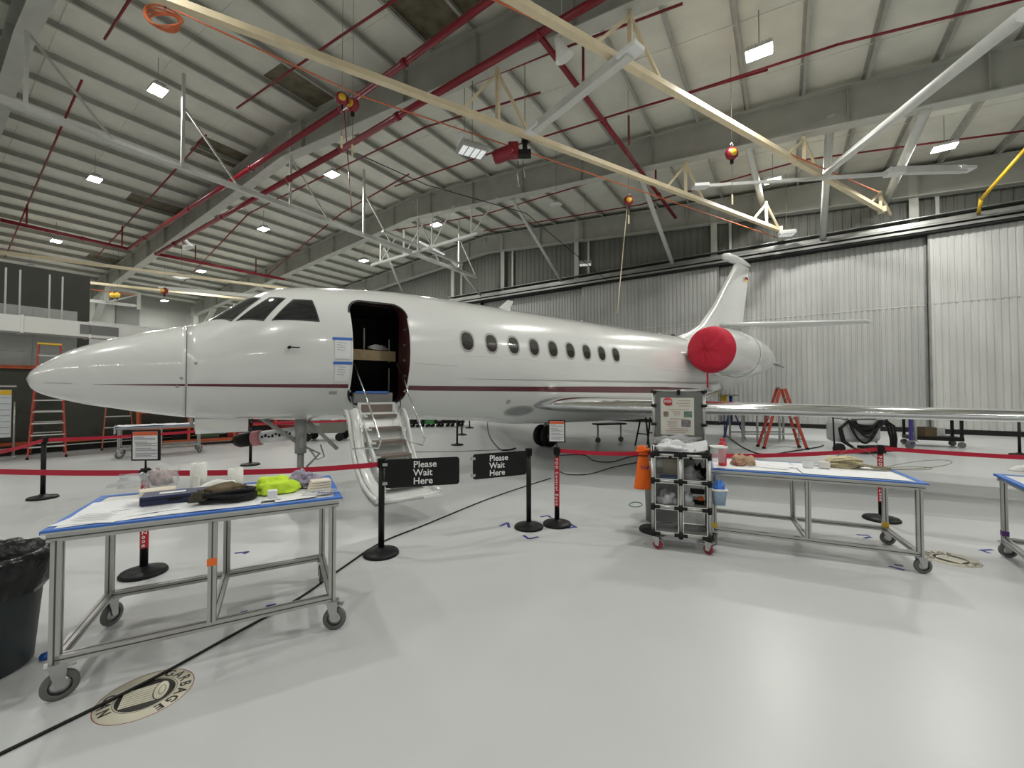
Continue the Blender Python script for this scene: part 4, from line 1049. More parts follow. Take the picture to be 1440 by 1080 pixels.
def roll(p,r,h,label):
    t=thing('paper_roll',label,'paper roll',(p.x,p.y,Z1),0,'white paper towel rolls')
    MB().lathe([(.02,0),(r,0),(r*1.01,h*.5),(r,h),(.02,h),(.02,0)],24).build('towel_winding',TOWEL,t); MB().lathe([(.019,.002),(.0205,.002),(.0205,h+.001),(.019,h+.001)],14).build('core',CREAMF,t); return t
q=roll(W(279,688,Z1),.052,.20,'tall crumpled white paper towel roll on the left table')
MB().box((.05,-.03,.06),(.05,.01,.10),R(20)).build('loose_end',TOWEL,q)
roll(W(331,683,Z1),.052,.135,'short white paper towel roll right of the tall one')
p=W(305,690,Z1); tag(blob((p.x,p.y,Z1),(.11,.08,.06),15,.2,rz=r1).build('white_cloth',TOWEL),'white cloth heap between the two paper towel rolls','cloth')
# cable coil with brown cloth
p=W(320,706,Z1); t=thing('hose_bundle','black coiled hose with brown fabric thrown over it on the left table','hose',(p.x,p.y,Z1),r1)
for k in range(7):
    rr=.155-.008*(k%3)+random.uniform(-.008,.008); pts=[]
    for i in range(26):
        a=2*math.pi*i/26; pts.append((rr*1.05*math.cos(a)+.01*math.sin(k),.06+rr*.62*math.sin(a)+.008*math.sin(a*3+k),.011+.0095*k+.006*math.sin(a*2+k*1.7)))
    MB().tube(pts,.0105,8,closed=True).build('coil_turn',RUBK,t)
tk=blob((-.02,.08,.06),(.11,.065,.04),17,.22,fr=2,rz=.1).build('brown_fabric',BROWNF,t)
blob((-.15,.02,.02),(.06,.045,.05),18,.35,rz=.4).build('brown_fabric',mat('dark_brown_fabric',(.05,.042,.028),.9,bump=.3),t)
p=W(388,692,Z1); t=blob((p.x,p.y,Z1),(.135,.085,.085),21,.20,fr=1.9,n=4,rz=r1).build('safety_vest',LIME); tag(t,'bright yellow crumpled safety vest on the left table','vest')
p=W(378,690,Z1+.03); MB().box(local(t,p),(.05,.012,.02),r1).build('vest_tag',BROWNF,t)
p=W(424,684,Z1); tag(blob((p.x,p.y,Z1),(.11,.08,.09),22,.4,fr=2,n=4,rz=r1+R(25)).build('grey_bag',LILAC),'lilac grey crumpled bag at the right end of the left table','bag')
p=W(449,688,Z1); t=thing('folded_cloth','stack of folded cream cloths at the right end of the left table','cloth',(p.x,p.y,Z1),r1+R(5))
for k in range(4): MB().box((.003*k,0,.010+.018*k),(.15-.004*k,.11,.016)).build('fold',CREAMF,t,bevel=.006)
p=W(455,693,Z1); tag(blob((p.x,p.y,Z1),(.13,.035,.02),24,.3,rz=r1).build('clear_packet',CLEAR),'clear packet with blue print before the cream cloths','packet')
m=MB()
p=W(455,693,Z1+.003)
for k in range(5): m.box((p.x-.03+.02*k,p.y-.015+.01*k,Z1+.004),(.014,.02,.004),r1)
tag(m.build('printed_card',DBTAPE),'blue and white printed card under the clear packet','card')
p=W(383,701,Z1); t=thing('white_cup','small white carton standing before the yellow vest','carton',(p.x,p.y,Z1-.003),r1); MB().box((0,.02,.03),(.06,.05,.055)).build('carton_body',PAPER,t,bevel=.003); MB().box((0,.0,.001),(.10,.07,.003)).build('card_base',PAPER,t)
# things on the right table
Z2=.848
p=W(1016,654,Z2); t=thing('red_bottle','red plastic bottle standing at the left end of the right table','bottle',(p.x,p.y,Z2),0)
MB().lathe([(0,0),(.042,0),(.044,.01),(.044,.235),(.03,.262),(.018,.268),(.018,.29),(0,.29)],20).build('bottle_body',PINKR,t); MB().box((.0,0,.292),(.05,.03,.03)).build('cap',PINKR,t,bevel=.005)
for k,(dx,dy,sx,sy,sz,rz,mt) in enumerate([(0,0,.12,.05,.08,.3,TANF),(.10,.0,.09,.05,.07,-.5,TANF),(-.02,-.05,.08,.04,.04,.9,mat('brown_glove',(.42,.24,.15),.85,bump=.3)),(.07,-.03,.10,.035,.05,-.2,TANF)]):
    p=W(1040,653,Z2)+C(dx,dy)
    tag(blob((p.x,p.y,Z2),(sx*.8,sy,sz),30+k,.35,fr=2.6,rz=r2+rz).build('work_glove',mt),['tan work glove heaped right of the red bottle','tan work glove at the right of the glove heap','brown work glove lying in front of the glove heap','tan work glove lying across the front of the glove heap'][k],'glove','leather work gloves')
p=W(1136,657,Z2); t=thing('paper_cup_box','small white open box in the middle of the right table','box',(p.x,p.y,Z2),r2+.1)
for (x,y,sx,sy) in ((0,-.035,.08,.003),(0,.035,.08,.003),(-.04,0,.003,.07),(.04,0,.003,.07)): MB().box((x,y,.035),(sx,sy,.07)).build('box_side',PAPER,t)
MB().box((0,0,.002),(.08,.07,.004)).build('box_bottom',PAPER,t)
p=W(1159,658,Z2); tag(MB().box((p.x,p.y,Z2+.035),(.10,.08,.07),r2-.1).build('white_box',mat('offwhite_card',(.70,.67,.64),.6),bevel=.004),'closed off-white box touching the cream webbing heap','box')
p=W(1187,657,Z2); t=thing('webbing_heap','heap of cream webbing and olive wires on the right table','webbing',(p.x,p.y,Z2),r2)
t.scale=(1.2,1.2,1.15)
random.seed(4)
for k in range(9):
    pts=[]; a0=random.uniform(0,6); ax=random.uniform(.10,.15); ay=random.uniform(.04,.07)
    for i in range(20):
        a=2*math.pi*i/20; pts.append((ax*math.cos(a)+.01*math.sin(3*a+k),ay*math.sin(a+a0*.1),.012+.009*k+.012*math.sin(a*2+a0)))
    MB().tube(pts,.010,6,closed=True).build('webbing_loop',STRAP,t)
blob((-.01,0,.0),(.12,.055,.075),41,.25,fr=3).build('webbing_core',STRAP,t)
for k in range(22):
    pts=[(-.1+.02*(k%4),-.03+.01*(k%5),.05)]
    for i in range(1,9):
        f=i/8; pts.append((-.1+.42*f+.02*math.sin(k+f*4),-.05+.022*(k%6)*f+.04*math.sin(f*5+k*1.3)-.01*k/12,.006+.05*(1-f)+.008*abs(math.sin(f*7+k))))
    MB().tube(pts,.0038,5).build('wire',WIRE,t)
for (L,hh,ww,dz) in ((.50,.10,.10,.06),(.36,.03,.06,.02)):
    pts=[]
    for i in range(24):
        a=math.pi*2*i/23; pts.append((.28+L*.5*(1-math.cos(a))*.9,-.02+ww*math.sin(a),.012+hh*.5*(1-math.cos(a))*(1+.2*math.sin(a))))
    MB().tube(pts,.003,5).build('stray_wire',WIRE,t)
MB().tube([(-.05+.0*i,0,.1) if i==0 else (-.05+.03*i,.02,.10+.09*math.sin(i/10*math.pi)) for i in range(11)],.003,5).build('stray_wire',WIRE,t)
MB().tube([(-.22-.07*math.cos(a),-.06+.04*math.sin(a),.006) for a in [2*math.pi*i/18 for i in range(18)]],.003,5,closed=True).build('stray_wire',BLACK,t)
p=W(1436,662,Z2); tag(blob((p.x+.25,p.y-.05,Z2),(.30,.16,.06),45,.2,rz=r3).build('white_cloth',TOWEL),'white cloth on the cut-off table at the right edge','cloth')
# ---- storage cart
uc=(.94,-.34); rc=hd_of(*uc); pc=C(1.79,4.40)+C(.34*.20,.94*.20)
ctt=thing('storage_cart','grey pipe-frame cart with six cubbies and red casters holding a notice board','cart',(pc.x,pc.y,0),rc)
CW,CD=.56,.40; zz=[.165,.45,.73,1.01]
for x in (-CW/2,0,CW/2):
    for y in ((-CD/2,CD/2)):
        MB().cyl((x,y,.14),(x,y,1.04),.017,12).build('pole',ALU if x else ALU,ctt)
for z in zz:
    for y in (-CD/2,CD/2): MB().cyl((-CW/2,y,z),(CW/2,y,z),.015,10).build('pipe_rail',ALU,ctt)
    for x in (-CW/2,CW/2): MB().cyl((x,-CD/2,z),(x,CD/2,z),.015,10).build('pipe_rail',ALU,ctt)
    for x in (-CW/2,0,CW/2):
        sg=1 if x<0 else -1; m=MB()
        m.cyl((x,-CD/2,z-.035),(x,-CD/2,z+.035),.023,10)
        if x==0: m.cyl((-.065,-CD/2,z),(.065,-CD/2,z),.021,10)
        else: m.cyl((x,-CD/2,z),(x+sg*.07,-CD/2,z),.021,10)
        m.build('black_joint',BLACK,ctt)
    if z<1: MB().box((0,0,z-.0),(CW-.03,CD-.03,.006)).build('shelf',mat('light_grey_panel',(.42,.43,.43),.5),ctt)
MB().box((0,0,1.012),(CW-.02,CD-.02,.006)).build('top_tray',GPANEL,ctt)
m=MB(); m.box((-CW/2,0,1.06),(.01,CD,.09)).box((CW/2,0,1.06),(.01,CD,.12)).box((0,-CD/2-.0,1.03),(CW,.008,.035)).build('tray_side',BLACK,ctt)
MB().box((0,CD/2+.0,.6),(CW-.04,.004,.82)).build('back_panel',mat('smoky_film',(.55,.57,.57),.3,alpha=.40),ctt)
MB().box((0,0,.6),(.006,CD-.04,.84)).build('divider',mat('light_grey_panel',(.42,.43,.43),.5),ctt); MB().box((-CW/2+.012,0,.6),(.004,CD-.04,.84)).build('side_panel',mat('light_grey_panel',(.3,.3,.3),.5),ctt)
MB().box((CW/2-.012,0,.6),(.004,CD-.04,.84)).build('side_panel',mat('light_grey_panel',(.3,.3,.3),.5),ctt)
for i in range(3):
    for j,x in enumerate((-CW/4,CW/4)):
        za,zb_=zz[i]+.02,zz[i+1]-.02; m=MB(); hw=CW/4-.024
        m.box((x,-CD/2-.002,zb_),(hw*2,.01,.008)).box((x,-CD/2-.002,za),(hw*2,.01,.008)).box((x-hw,-CD/2-.002,(za+zb_)/2),(.008,.01,zb_-za)).box((x+hw,-CD/2-.002,(za+zb_)/2),(.008,.01,zb_-za))
        m.build('white_cubby_edge',DUCT,ctt)
for (x,y,a) in ((-CW/2+.03,-CD/2,R(-20)),(CW/2-.0,-CD/2,R(150)),(-CW/2+.03,CD/2,R(10)),(CW/2,CD/2,R(30))): caster(ctt,x,y,.05,.135,a,mat('red_wheel',(.30,.04,.05),.5),.03)
for (x,z) in ((-.10,1.045),(.10,1.045)): MB().box((x,-CD/2-.012,.985),(.03,.01,.03)).build('black_clip',BLACK,ctt)
# board
bo=MB().box((-.0,CD/2+.01,1.37),(.54,.012,.66)).build('notice_board',GPANEL,ctt,label='grey upright board behind the cart top')
m=MB(); 
for x in (-.27,.27): m.cyl((x,CD/2+.01,1.0),(x,CD/2+.01,1.70),.017,10)
m.cyl((-.27,CD/2+.01,1.70),(.27,CD/2+.01,1.70),.014,10).build('board_pole',ALU,bo)
for x in (-.27,.27):
    for z in (1.69,1.53,1.31): MB().cyl((x-.03,CD/2-.008,z),(x+.03,CD/2-.008,z),.017,8).build('black_clamp',BLACK,bo)
MB().box((.0,CD/2-.006,1.68),(.035,.03,.06)).build('black_clamp',BLACK,bo)
pst=MB().box((-.015,CD/2-.001,1.405),(.36,.004,.43)).build('poster',mat('poster_paper',(.70,.69,.62),.5),bo)
yp=CD/2-.0045
MB().lathe([(0,-.001),(.052,-.001),(.052,.001),(0,.001)],8,(-.115,yp,1.575),Matrix.Rotation(R(90),3,'X')@Matrix.Rotation(R(22.5),3,'Z')).build('stop_octagon',mat('stop_red',(.50,.05,.05),.5),pst)
MB().beam((-.10,yp-.0005,1.53),(-.065,yp-.0005,1.54),.012,.002,up=(0,1,0)).build('stop_tail',mat('stop_red',(.5,.05,.05),.5),pst)
text_obj('STOP',.034,WHITE,'lettering',pst,(-.157,yp-.002,1.563),(R(90),0,0),ext=.0004,off=.0008)
MB().box((-.135,yp,1.43),(.055,.002,.06)).build('portrait_photo',mat('tan_photo',(.30,.24,.16),.5,nz=.5,nscale=40),pst); MB().box((.10,yp,1.43),(.085,.002,.07)).build('photo_print',PHOTO2,pst); MB().box((.08,yp,1.325),(.10,.002,.08)).build('photo_print',PHOTO,pst)
m=MB()
for (x,z,wd) in ((.065,1.585,.13),(.05,1.555,.15),(.065,1.525,.12),(-.0,1.485,.22),(-.03,1.46,.09),(-.02,1.44,.08),(-.02,1.42,.06),(0,1.375,.19),(-.07,1.345,.12),(-.07,1.325,.10),(-.07,1.305,.11),(-.07,1.285,.09),(0,1.262,.2),(-.02,1.24,.24),(-.03,1.22,.2)): m.box((x,yp,z),(wd,.0015,.005))
m.build('printed_line',mat('red_grey_print',(.38,.20,.18),.6),pst)
# cart contents
def incart(x,y,z): return Matrix.Rotation(rc,3,'Z')@Vector((x,y,z))+pc
def ctag(o,l,c,g=None): return tag(o,l,c,g)
q=incart(-.10,.05,.755); ctag(MB().box(q+Vector((0,0,.10)),(.15,.10,.17),rc).build('cream_carton',mat('cream_card',(.52,.48,.38),.7),bevel=.004),'cream carton in the top left cubby of the cart','box')
q=incart(-.11,-.06,.745); ctag(MB().box(q,(.20,.12,.03),rc).build('blue_folder',mat('dull_blue',(.08,.13,.25),.5),bevel=.003),'flat blue folder under the cream carton','folder')
q=incart(.12,-.04,.735); ctag(blob(q,(.10,.08,.09),51,.35).build('plastic_bag',CLEAR),'clear plastic wrap in the top right cubby','bag')
q=incart(.19,.04,.735); ctag(blob(q,(.06,.07,.11),52,.3).build('black_bag',BAGK),'black bag in the top right cubby','bag')
q=incart(-.13,-.02,.456); ctag(blob(q,(.10,.09,.10),53,.35).build('plastic_bag',CREASE),'white plastic film bag in the middle left cubby','bag')
q=incart(.08,-.05,.456); ctag(blob(q,(.05,.05,.09),54,.3).build('plastic_bag',CREASE),'small white bag in the middle right cubby','bag')
q=incart(.18,.02,.456); t=thing('parts_bin','black parts bin with an orange piece in the middle right cubby','bin',q,rc); MB().box((0,.04,.03),(.13,.10,.05)).build('bin_body',BLACK,t); MB().box((0,.05,.13),(.14,.06,.05)).build('bin_top',BLACK,t); MB().box((.03,-.02,.07),(.06,.03,.04)).build('orange_piece',ORTAPE,t); MB().box((-.03,-.02,.07),(.05,.03,.025)).build('grey_piece',GEAR,t)
q=incart(-.03,-.08,1.018); ctag(blob(q,(.20,.10,.085),55,.25,n=4,rz=rc).build('plastic_bag',CREASE),'white plastic bag lying on the cart top','bag')
q=incart(-.12,0,1.02); ctag(blob(q,(.10,.09,.10),57,.2,n=4).build('plastic_bag',CREASE),'rounded white bag at the left of the cart top','bag')
q=incart(-.05,.05,1.10); ctag(blob(q,(.22,.09,.07),56,.35,n=4,rz=rc).build('plastic_bag',CLEAR),'clear wrinkled bag piled on the white bags of the cart top','bag')
q=incart(.15,-.09,1.09); t=thing('paper_sheet','printed sheet leaning on the right of the cart top','paper',q,rc); MB().box((0,0,0),(.26,.12,.002),M=Matrix.Rotation(R(-14),3,'Y')@Matrix.Rotation(R(55),3,'X')).build('sheet',PAPER,t)
q=incart(-CW/2-.01,-.18,1.06); tag(MB().cyl(q-Vector((0,0,.05)),q+Vector((.02,0,.05)),.014,10).build('white_tube',DUCT),'short white tube standing at the left corner of the cart top','tube')
# hanging bins on cart right side
def hangbin(x,y,z,r,label,liner,cont):
    q=incart(x,y,z); t=thing('hanging_bin',label,'bin',q,rc+R(12),'white rimmed bins hooked to the cart side')
    pts=rrect(-r,r,-r*.8,r*.8,.03,5); MB().tube([(a,b,0) for a,b in pts],.012,8,closed=True).build('rim',DUCT,t)
    n=len(pts); P=[(a,b,0) for a,b in pts]+[(a*.75,b*.75,-.16) for a,b in pts]; m=MB(); m.grid(P,n,2,closed_u=True); m.f.append(tuple(range(n,2*n))); m.mi.append(0); m.smooth.append(False); m.build('basket',liner,t)
    MB().box((-r-.02,0,-.0),(.05,.04,.02)).build('hook',DUCT,t)
    if cont: blob((0,0,-.05),(r*.8,r*.6,.10),61,.3,n=4,fr=3).build('contents',cont,t)
hangbin(CW/2+.10,-.05,1.10,.075,'upper hanging bin of clear plastic beside the red bottle',CLEAR,None)
hangbin(CW/2+.10,-.08,.655,.072,'lower hanging bin stuffed with blue gloves',mat('bluish_bag',(.35,.47,.62),.4,bump=.5),mat('blue_glove',(.08,.25,.75),.5,bump=.4))
# orange sock
q=C(1.555,4.90); t=thing('orange_cone_cover','orange fabric cone cover hanging on the barrier post left of the cart','cone',(q.x,q.y,0),YAW)
P=[];prof=[(.050,1.0),(.052,.94),(.07,.86),(.092,.68),(.108,.57),(.106,.545),(.09,.545)]
for r,z in prof:
    for i in range(28): a=2*math.pi*i/28; P.append((r*math.cos(a)*(1+.04*math.sin(3*a)),r*.55*math.sin(a),z))
MB().grid(P,28,len(prof),closed_u=True).build('fabric_cone',HIVIS,t)
MB().tube([(.055*math.cos(a),.035*math.sin(a),.935) for a in [2*math.pi*i/16 for i in range(16)]],.006,6,closed=True).build('black_cord',BLACK,t)
m=blob((0,0,.98),(.07,.05,.05),63,.4,fr=2.5,n=3); m.build('folded_top',HIVIS,t); MB().box((-.01,-.02,1.0),(.15,.09,.012),M=Matrix.Rotation(R(-8),3,'Y')).build('square_flap',HIVIS,t)
text_obj('TOP',.055,DBTAPE,'lettering',t,(-.055,-.053,.78),(R(97),0,0),ext=.0005,off=.001)
MB().tube([(.05,.0,.96),(.11,.03,.97),(.17,.06,.95)],.006,6).build('hook_cord',BLACK,t)
q=C(1.97,5.45); t=thing('round_bin','tall round grey bin behind the storage cart','bin',(q.x,q.y,0))
MB().lathe([(0,0),(.20,0),(.225,.72),(.235,.74),(.22,.75),(.19,.05),(0,.05)],28).build('bin_body',GBIN,t)
MB().tube([(.23*math.cos(a),.23*math.sin(a),.73) for a in [2*math.pi*i/24 for i in range(24)]],.012,6,closed=True).build('rim',GBIN,t)
t=tag(MB().tube([tuple(F(894+9*math.cos(a),710+3.5*math.sin(a))+Vector((0,0,.006))) for a in [2*math.pi*i/18 for i in range(18)]],.006,6,closed=True).build('floor_ring',GRN),'small green ring lying on the floor left of the grey bin','ring')
# ---- bin left foreground
q=C(-3.22,2.50); t=thing('waste_bin','big dark round waste bin lined with a black bag at the left edge','bin',(q.x,q.y,0),.3)
MB().lathe([(0,0),(.225,0),(.24,.02),(.285,.62),(.29,.66),(.27,.66),(.22,.03),(0,.03)],36).build('bin_body',BIN,t)
for k in (0,):
    P=[];prof=[(.20,.40),(.255,.60),(.280,.700),(.298,.705),(.312,.66),(.318,.56),(.312,.50),(.288,.46)]
    for j,(r,z) in enumerate(prof):
        for i in range(72):
            a=2*math.pi*i/72; wv=noise.noise(Vector((3*math.cos(a),3*math.sin(a),j*.6)))*.035+.008*math.sin(a*17+j)
            P.append(((r+wv*(j>2))*math.cos(a),(r+wv*(j>2))*math.sin(a),z+(wv*1.0 if j>=6 else wv*.3)))
    o=MB().grid(P,72,len(prof),closed_u=True).build('bin_liner',BAGK,t); 
# small blue knob near the table foot
q=F(64,926); tag(blob((q.x,q.y,0),(.035,.03,.03),3,.1,n=2).build('blue_stopper',mat('blue_cap',(.01,.08,.35),.4)),'small blue cap on the floor between the waste bin and table leg','cap')
# ---- garbage can floor decals
def decal(px,py,up,label,r=.215):
    c=F(px,py); u=C(*up).normalized(); rz=math.atan2(u.y,u.x)-R(90)
    t=thing('floor_decal',label,'floor decal',(c.x,c.y,0),rz,'round waste can floor decals')
    MB().lathe([(0,0),(r,0),(r,.0012),(0,.0012)],64).build('decal_disc',DECAL,t)
    MB().lathe([(r*.985,.0012),(r*1.0,.0012),(r*1.0,.0018),(r*.985,.0018)],64).build('maroon_ring',DECR,t)
    MB().lathe([(0,.0012),(r*.60,.0012),(r*.60,.002),(0,.002)],48).build('black_disc',DECK,t)
    MB().lathe([(r*.63,.0012),(r*.64,.0012),(r*.64,.002),(r*.63,.002)],48).build('thin_ring',DECK,t)
    q=r*.33
    MB().add([(-q,-q*1.45,.0026),(q,-q*1.45,.0026),(q*1.12,q*.9,.0026),(-q*1.12,q*.9,.0026)],[(0,1,2,3)]).build('can_body',DECAL,t)
    m=MB()
    for k in range(-3,4): x=q*.28*k; m.add([(x-.0014,-q*1.4,.003),(x+.0014,-q*1.4,.003),(x*1.1+.0014,q*.75,.003),(x*1.1-.0014,q*.75,.003)],[(0,1,2,3)])
    m.build('can_rib',DECK,t)
    def ell(a,b,cy,z,mt,nm):
        MB().add([(a*math.cos(x),cy+b*math.sin(x),z) for x in [2*math.pi*i/32 for i in range(32)]],[tuple(range(32))]).build(nm,mt,t)
    ell(q*1.22,q*.52,q*.95,.0032,DECK,'lid_outline'); ell(q*1.14,q*.45,q*.95,.0036,DECAL,'lid'); ell(q*.62,q*.22,q*1.0,.0040,DECK,'lid_outline'); ell(q*.57,q*.18,q*1.0,.0043,DECAL,'lid')
    for word,rr,a0,st,fl in (('GARBAGE',r*.70,R(90)+R(61),-R(20.5),False),('CAN',r*.90,-R(90)-R(22),R(22),True)):
        for i,chh in enumerate(word):
            a=a0+st*i
            rot=a-R(90) if not fl else a+R(90)
            pr=Vector((rr*math.cos(a),rr*math.sin(a),.0016)); 
            text_obj(chh,r*.33,DECK,'letter',t,pr,(0,0,rot),ext=.0003,off=.002,align='CENTER')
    return t
decal(205,977,(.853,.523),'cream GARBAGE CAN decal on the foreground floor crossed by the black cord')
decal(1337,786,(-.35,.94),'cream GARBAGE CAN decal on the floor right of the right table')
# ---- cords on the floor
def floorcord(pts,r,label,mt=BLACK,name='power_cable'):
    P=[F(a,b) for a,b in pts]; Q=[]
    for i in range(len(P)-1):
        p0=P[max(i-1,0)];p1=P[i];p2=P[i+1];p3=P[min(i+2,len(P)-1)]
        for k in range(6):
            t=k/6; Q.append(.5*((2*p1)+(p2-p0)*t+(2*p0-5*p1+4*p2-p3)*t*t+(3*p1-p0-3*p2+p3)*t**3)+Vector((0,0,r)))
    Q.append(P[-1]+Vector((0,0,r))); return tag(MB().tube(Q,r,8).build(name,mt),label,'cord')
floorcord([(-60,1092),(0,1063),(80,1024),(155,987),(240,943),(330,893),(420,843),(484,798),(536,764),(600,738),(680,705),(740,684),(775,673)],.009,'long black cord crossing the floor from the lower left to the red-wrapped post')
floorcord([(780,672),(786,664),(800,668),(830,667),(860,658),(900,650),(960,640)],.009,'black cord running right from the red-wrapped post toward the cart')
floorcord([(780,641),(820,640),(835,648),(860,650),(890,642),(950,636)],.010,'thin black cord behind the red belt left of the cart')
floorcord([(685,590),(687,610),(700,630),(712,634),(725,631)],.018,'black cable trailing under the fuselage belly')
floorcord([(1020,612),(1045,630),(1075,640),(1110,636),(1148,630),(1158,627)],.018,'thick black hose on the floor leading to the hose trolley')
floorcord([(560,636),(640,635),(720,632)],.006,'thin dark floor wire behind the Please Wait Here panels',BLACKM)
# ---- blue tape marks
def tmark(segs,label):
    m=MB()
    for (a,b) in segs:
        p,q=F(*a),F(*b); m.beam(p+Vector((0,0,.0012)),q+Vector((0,0,.0012)),.035,.0016)
    return tag(m.build('floor_tape_mark',DBTAPE),label,'tape mark','blue tape marks on the floor')
tmark([((703,740),(714,735)),((714,735),(716,742))],'blue tape corner mark on the floor left of the second panel post')
tmark([((736,753),(744,758)),((744,758),(757,755))],'blue tape corner mark on the floor in front of the panel posts')
tmark([((798,743),(810,741)),((800,736),(811,742))],'blue tape mark on the floor right of the red-wrapped post')
tmark([((760,727),(770,725)),((770,725),(775,728))],'blue tape mark between the two posts at the centre')
tmark([((330,778),(350,776)),((343,779),(349,776))],'blue tape mark on the floor seen under the left table, far side')
tmark([((338,862),(348,860))],'blue tape dash under the left table, left one of two')
tmark([((374,853),(388,850))],'blue tape dash under the left table, right one of two')
tmark([((1205,752),(1222,753)),((1215,757),(1225,755))],'blue tape mark under the right table before the rear caster')
tmark([((1250,796),(1272,802)),((1258,794),(1270,796))],'blue tape mark on the floor left of the front right caster')
tmark([((1378,774),(1396,773)),((1380,774),(1392,778))],'blue tape mark left of the cut-off table')
# ---- ladders
def ladder(loc,rz,H,n,mt,label,wb=.72,wt=.38,spread=1.3,both=False,top=YEL,steps=ALU,group='step ladders'):
    t=thing('step_ladder',label,'ladder',(loc.x,loc.y,0),rz,group)
    hs=spread/2
    for sx in (-1,1):
        legs=[((sx*wb/2,-hs,0),(sx*wt/2,-.06,H)),((sx*wb/2*.95,hs,0),(sx*wt/2*.95,.06,H))]
        for a,b in legs: 
            MB().beam(a,b,.03,.075,up=(0,1,0)).build('side_rail',mt,t); 
            MB().box((a[0],a[1],.03),(.05,.09,.06)).build('foot',BLACK,t)
        f=.35; MB().beam((sx*(wb/2+(wt-wb)/2*f),-hs+(hs-.06)*f,H*f),(sx*(wb/2+(wt-wb)/2*f)*.95,hs-(hs-.06)*f,H*f),.008,.02).build('spreader',ALU,t)
    for k in range(1,n+1):
        f=k/(n+1); wd=wb+(wt-wb)*f; y=-hs+(hs-.06)*f
        MB().box((0,y,H*f),(wd-.02,.085,.028)).build('step',steps,t)
        if both or k%2: MB().box((0,-y,H*f),(wd*.95-.02,.06 if both else .025,.025)).build('rear_step' if both else 'rear_brace',steps,t)
    MB().box((0,0,H+.02),(wt+.04,.20,.05)).build('top_cap',top,t,bevel=.01)
    return t
ladder(C(-12.35,11.0),YAW+R(48),2.95,9,LADR,'tallest step ladder at far left with a yellow top',.66,.40,1.3,True,YEL,WHITEP)
ladder(C(-12.15,12.7),YAW+R(48),2.25,6,LADO,'orange step ladder half hidden behind the nose cone',.70,.4,1.3,False,YEL,WHITEP)
ladder(C(8.15,12.5),YAW+R(78),1.80,5,LADR,'red step ladder standing open beyond the wing',.5,.26,1.15,True,ALU)
# ---- white covered table behind nose
tt,pt,rt=work_table('trolley table with white sheets standing behind the nose cone',-9.55,11.25,(1.2,1.0),1.75,.75,.80,.25,.09,.06,.05,[0,R(30),R(60),0])
for k in range(3): sheet(tt,(-.55+.55*k,0),.66,.84,R(2*k),.805,curl=.03,seed=70+k,name='white_sheet')
MB().box((-.9,-.1,.72),(.012,.5,.2)).build('hanging_sheet',PAPER,tt)
# ---- things beyond the fuselage, left
def boxthing(name,label,cat,loc,rz,body,mt,extras=(),wheels=0,wr=.08,group=None,bev=.015):
    t=thing(name,label,cat,(loc.x,loc.y,0),rz,group)
    w_,d_,z0,z1=body; MB().box((0,0,(z0+z1)/2),(w_,d_,z1-z0)).build('body',mt,t,bevel=bev)
    for (nm,c,dd,m_) in extras: MB().box(c,dd,).build(nm,m_,t)
    if wheels:
        for sx in (-1,1):
            for sy in (-1,1): MB().cyl((sx*(w_/2-.12),sy*(d_/2)-.03,wr),(sx*(w_/2-.12),sy*(d_/2)+.03,wr),wr,16).build('wheel',RUBK,t)
    return t
ex=[('drawer',(0,-.31,.22+.13*k),(1.02,.02,.11),REDC) for k in range(5)]+[('drawer_pull',(0,-.325,.26+.13*k),(.9,.01,.012),ALU) for k in range(5)]+[('worktop',(0,0,.90),(1.14,.64,.04),BLACK)]
boxthing('tool_chest','long red tool chest behind the white-covered trolley table','tool chest',C(-9.3,15.9),YAW+R(40),(1.1,.6,.15,.88),REDC,ex,4)
boxthing('tool_chest','red tool chest in the distance just left of the nose gear','tool chest',C(-8.4,15.6),YAW+R(20),(1.1,.6,.15,1.05),REDC,[(a,(b[0],b[1],b[2]+.1),c,d) for a,b,c,d in ex],4)
boxthing('green_cabinet','dark green cabinet with stacked white boxes left of the distant red chest','cabinet',C(-9.9,17.2),YAW+R(20),(.9,.6,.0,1.05),mat('olive_green',(.06,.09,.04),.6),[('white_box',(.2,-.32,.2+.25*k),(.14,.03,.12),DUCT) for k in range(4)])
t=thing('storage_rack','low orange storage rack beyond the trolley table','rack',C(-9.95,13.7),YAW+R(38))
for x in (-1.8,-.6,.6,1.8):
    for y in (-.35,.35): MB().box((x,y,.6),(.07,.07,1.2)).build('upright',ORANGE,t)
for z in (.15,.6,1.1):
    for y in(-.35,.35): MB().box((0,y,z),(3.7,.05,.10)).build('beam',ORANGE,t)
    MB().box((0,0,z+.06),(3.6,.7,.02)).build('deck',BLACKM,t)
for k in range(5): MB().box((-1.5+.72*k,0,.36+.0),(.5,.5,.38)).build('stored_crate',[REDC,BLACK,mat('olive_green',(.06,.09,.04),.6),REDC,BLACK][k],t)
ex=[('red_top',(0,0,1.06),(1.3,.74,.05),REDL),('white_label',(.35,-.36,.78),(.2,.01,.2),DUCT),('vent_panel',(-.25,-.36,.72),(.25,.01,.35),JETG),('tow_hitch',(.9,0,.3),(.5,.06,.06),BLACK)]
boxthing('ground_power_unit','grey wheeled ground power unit with red top left of the airstair','power unit',C(-6.55,14.6),YAW+R(8),(1.3,.72,.28,1.03),mat('olive_grey',(.20,.20,.17),.5),ex,4,.14)
rnd=random.Random(3)
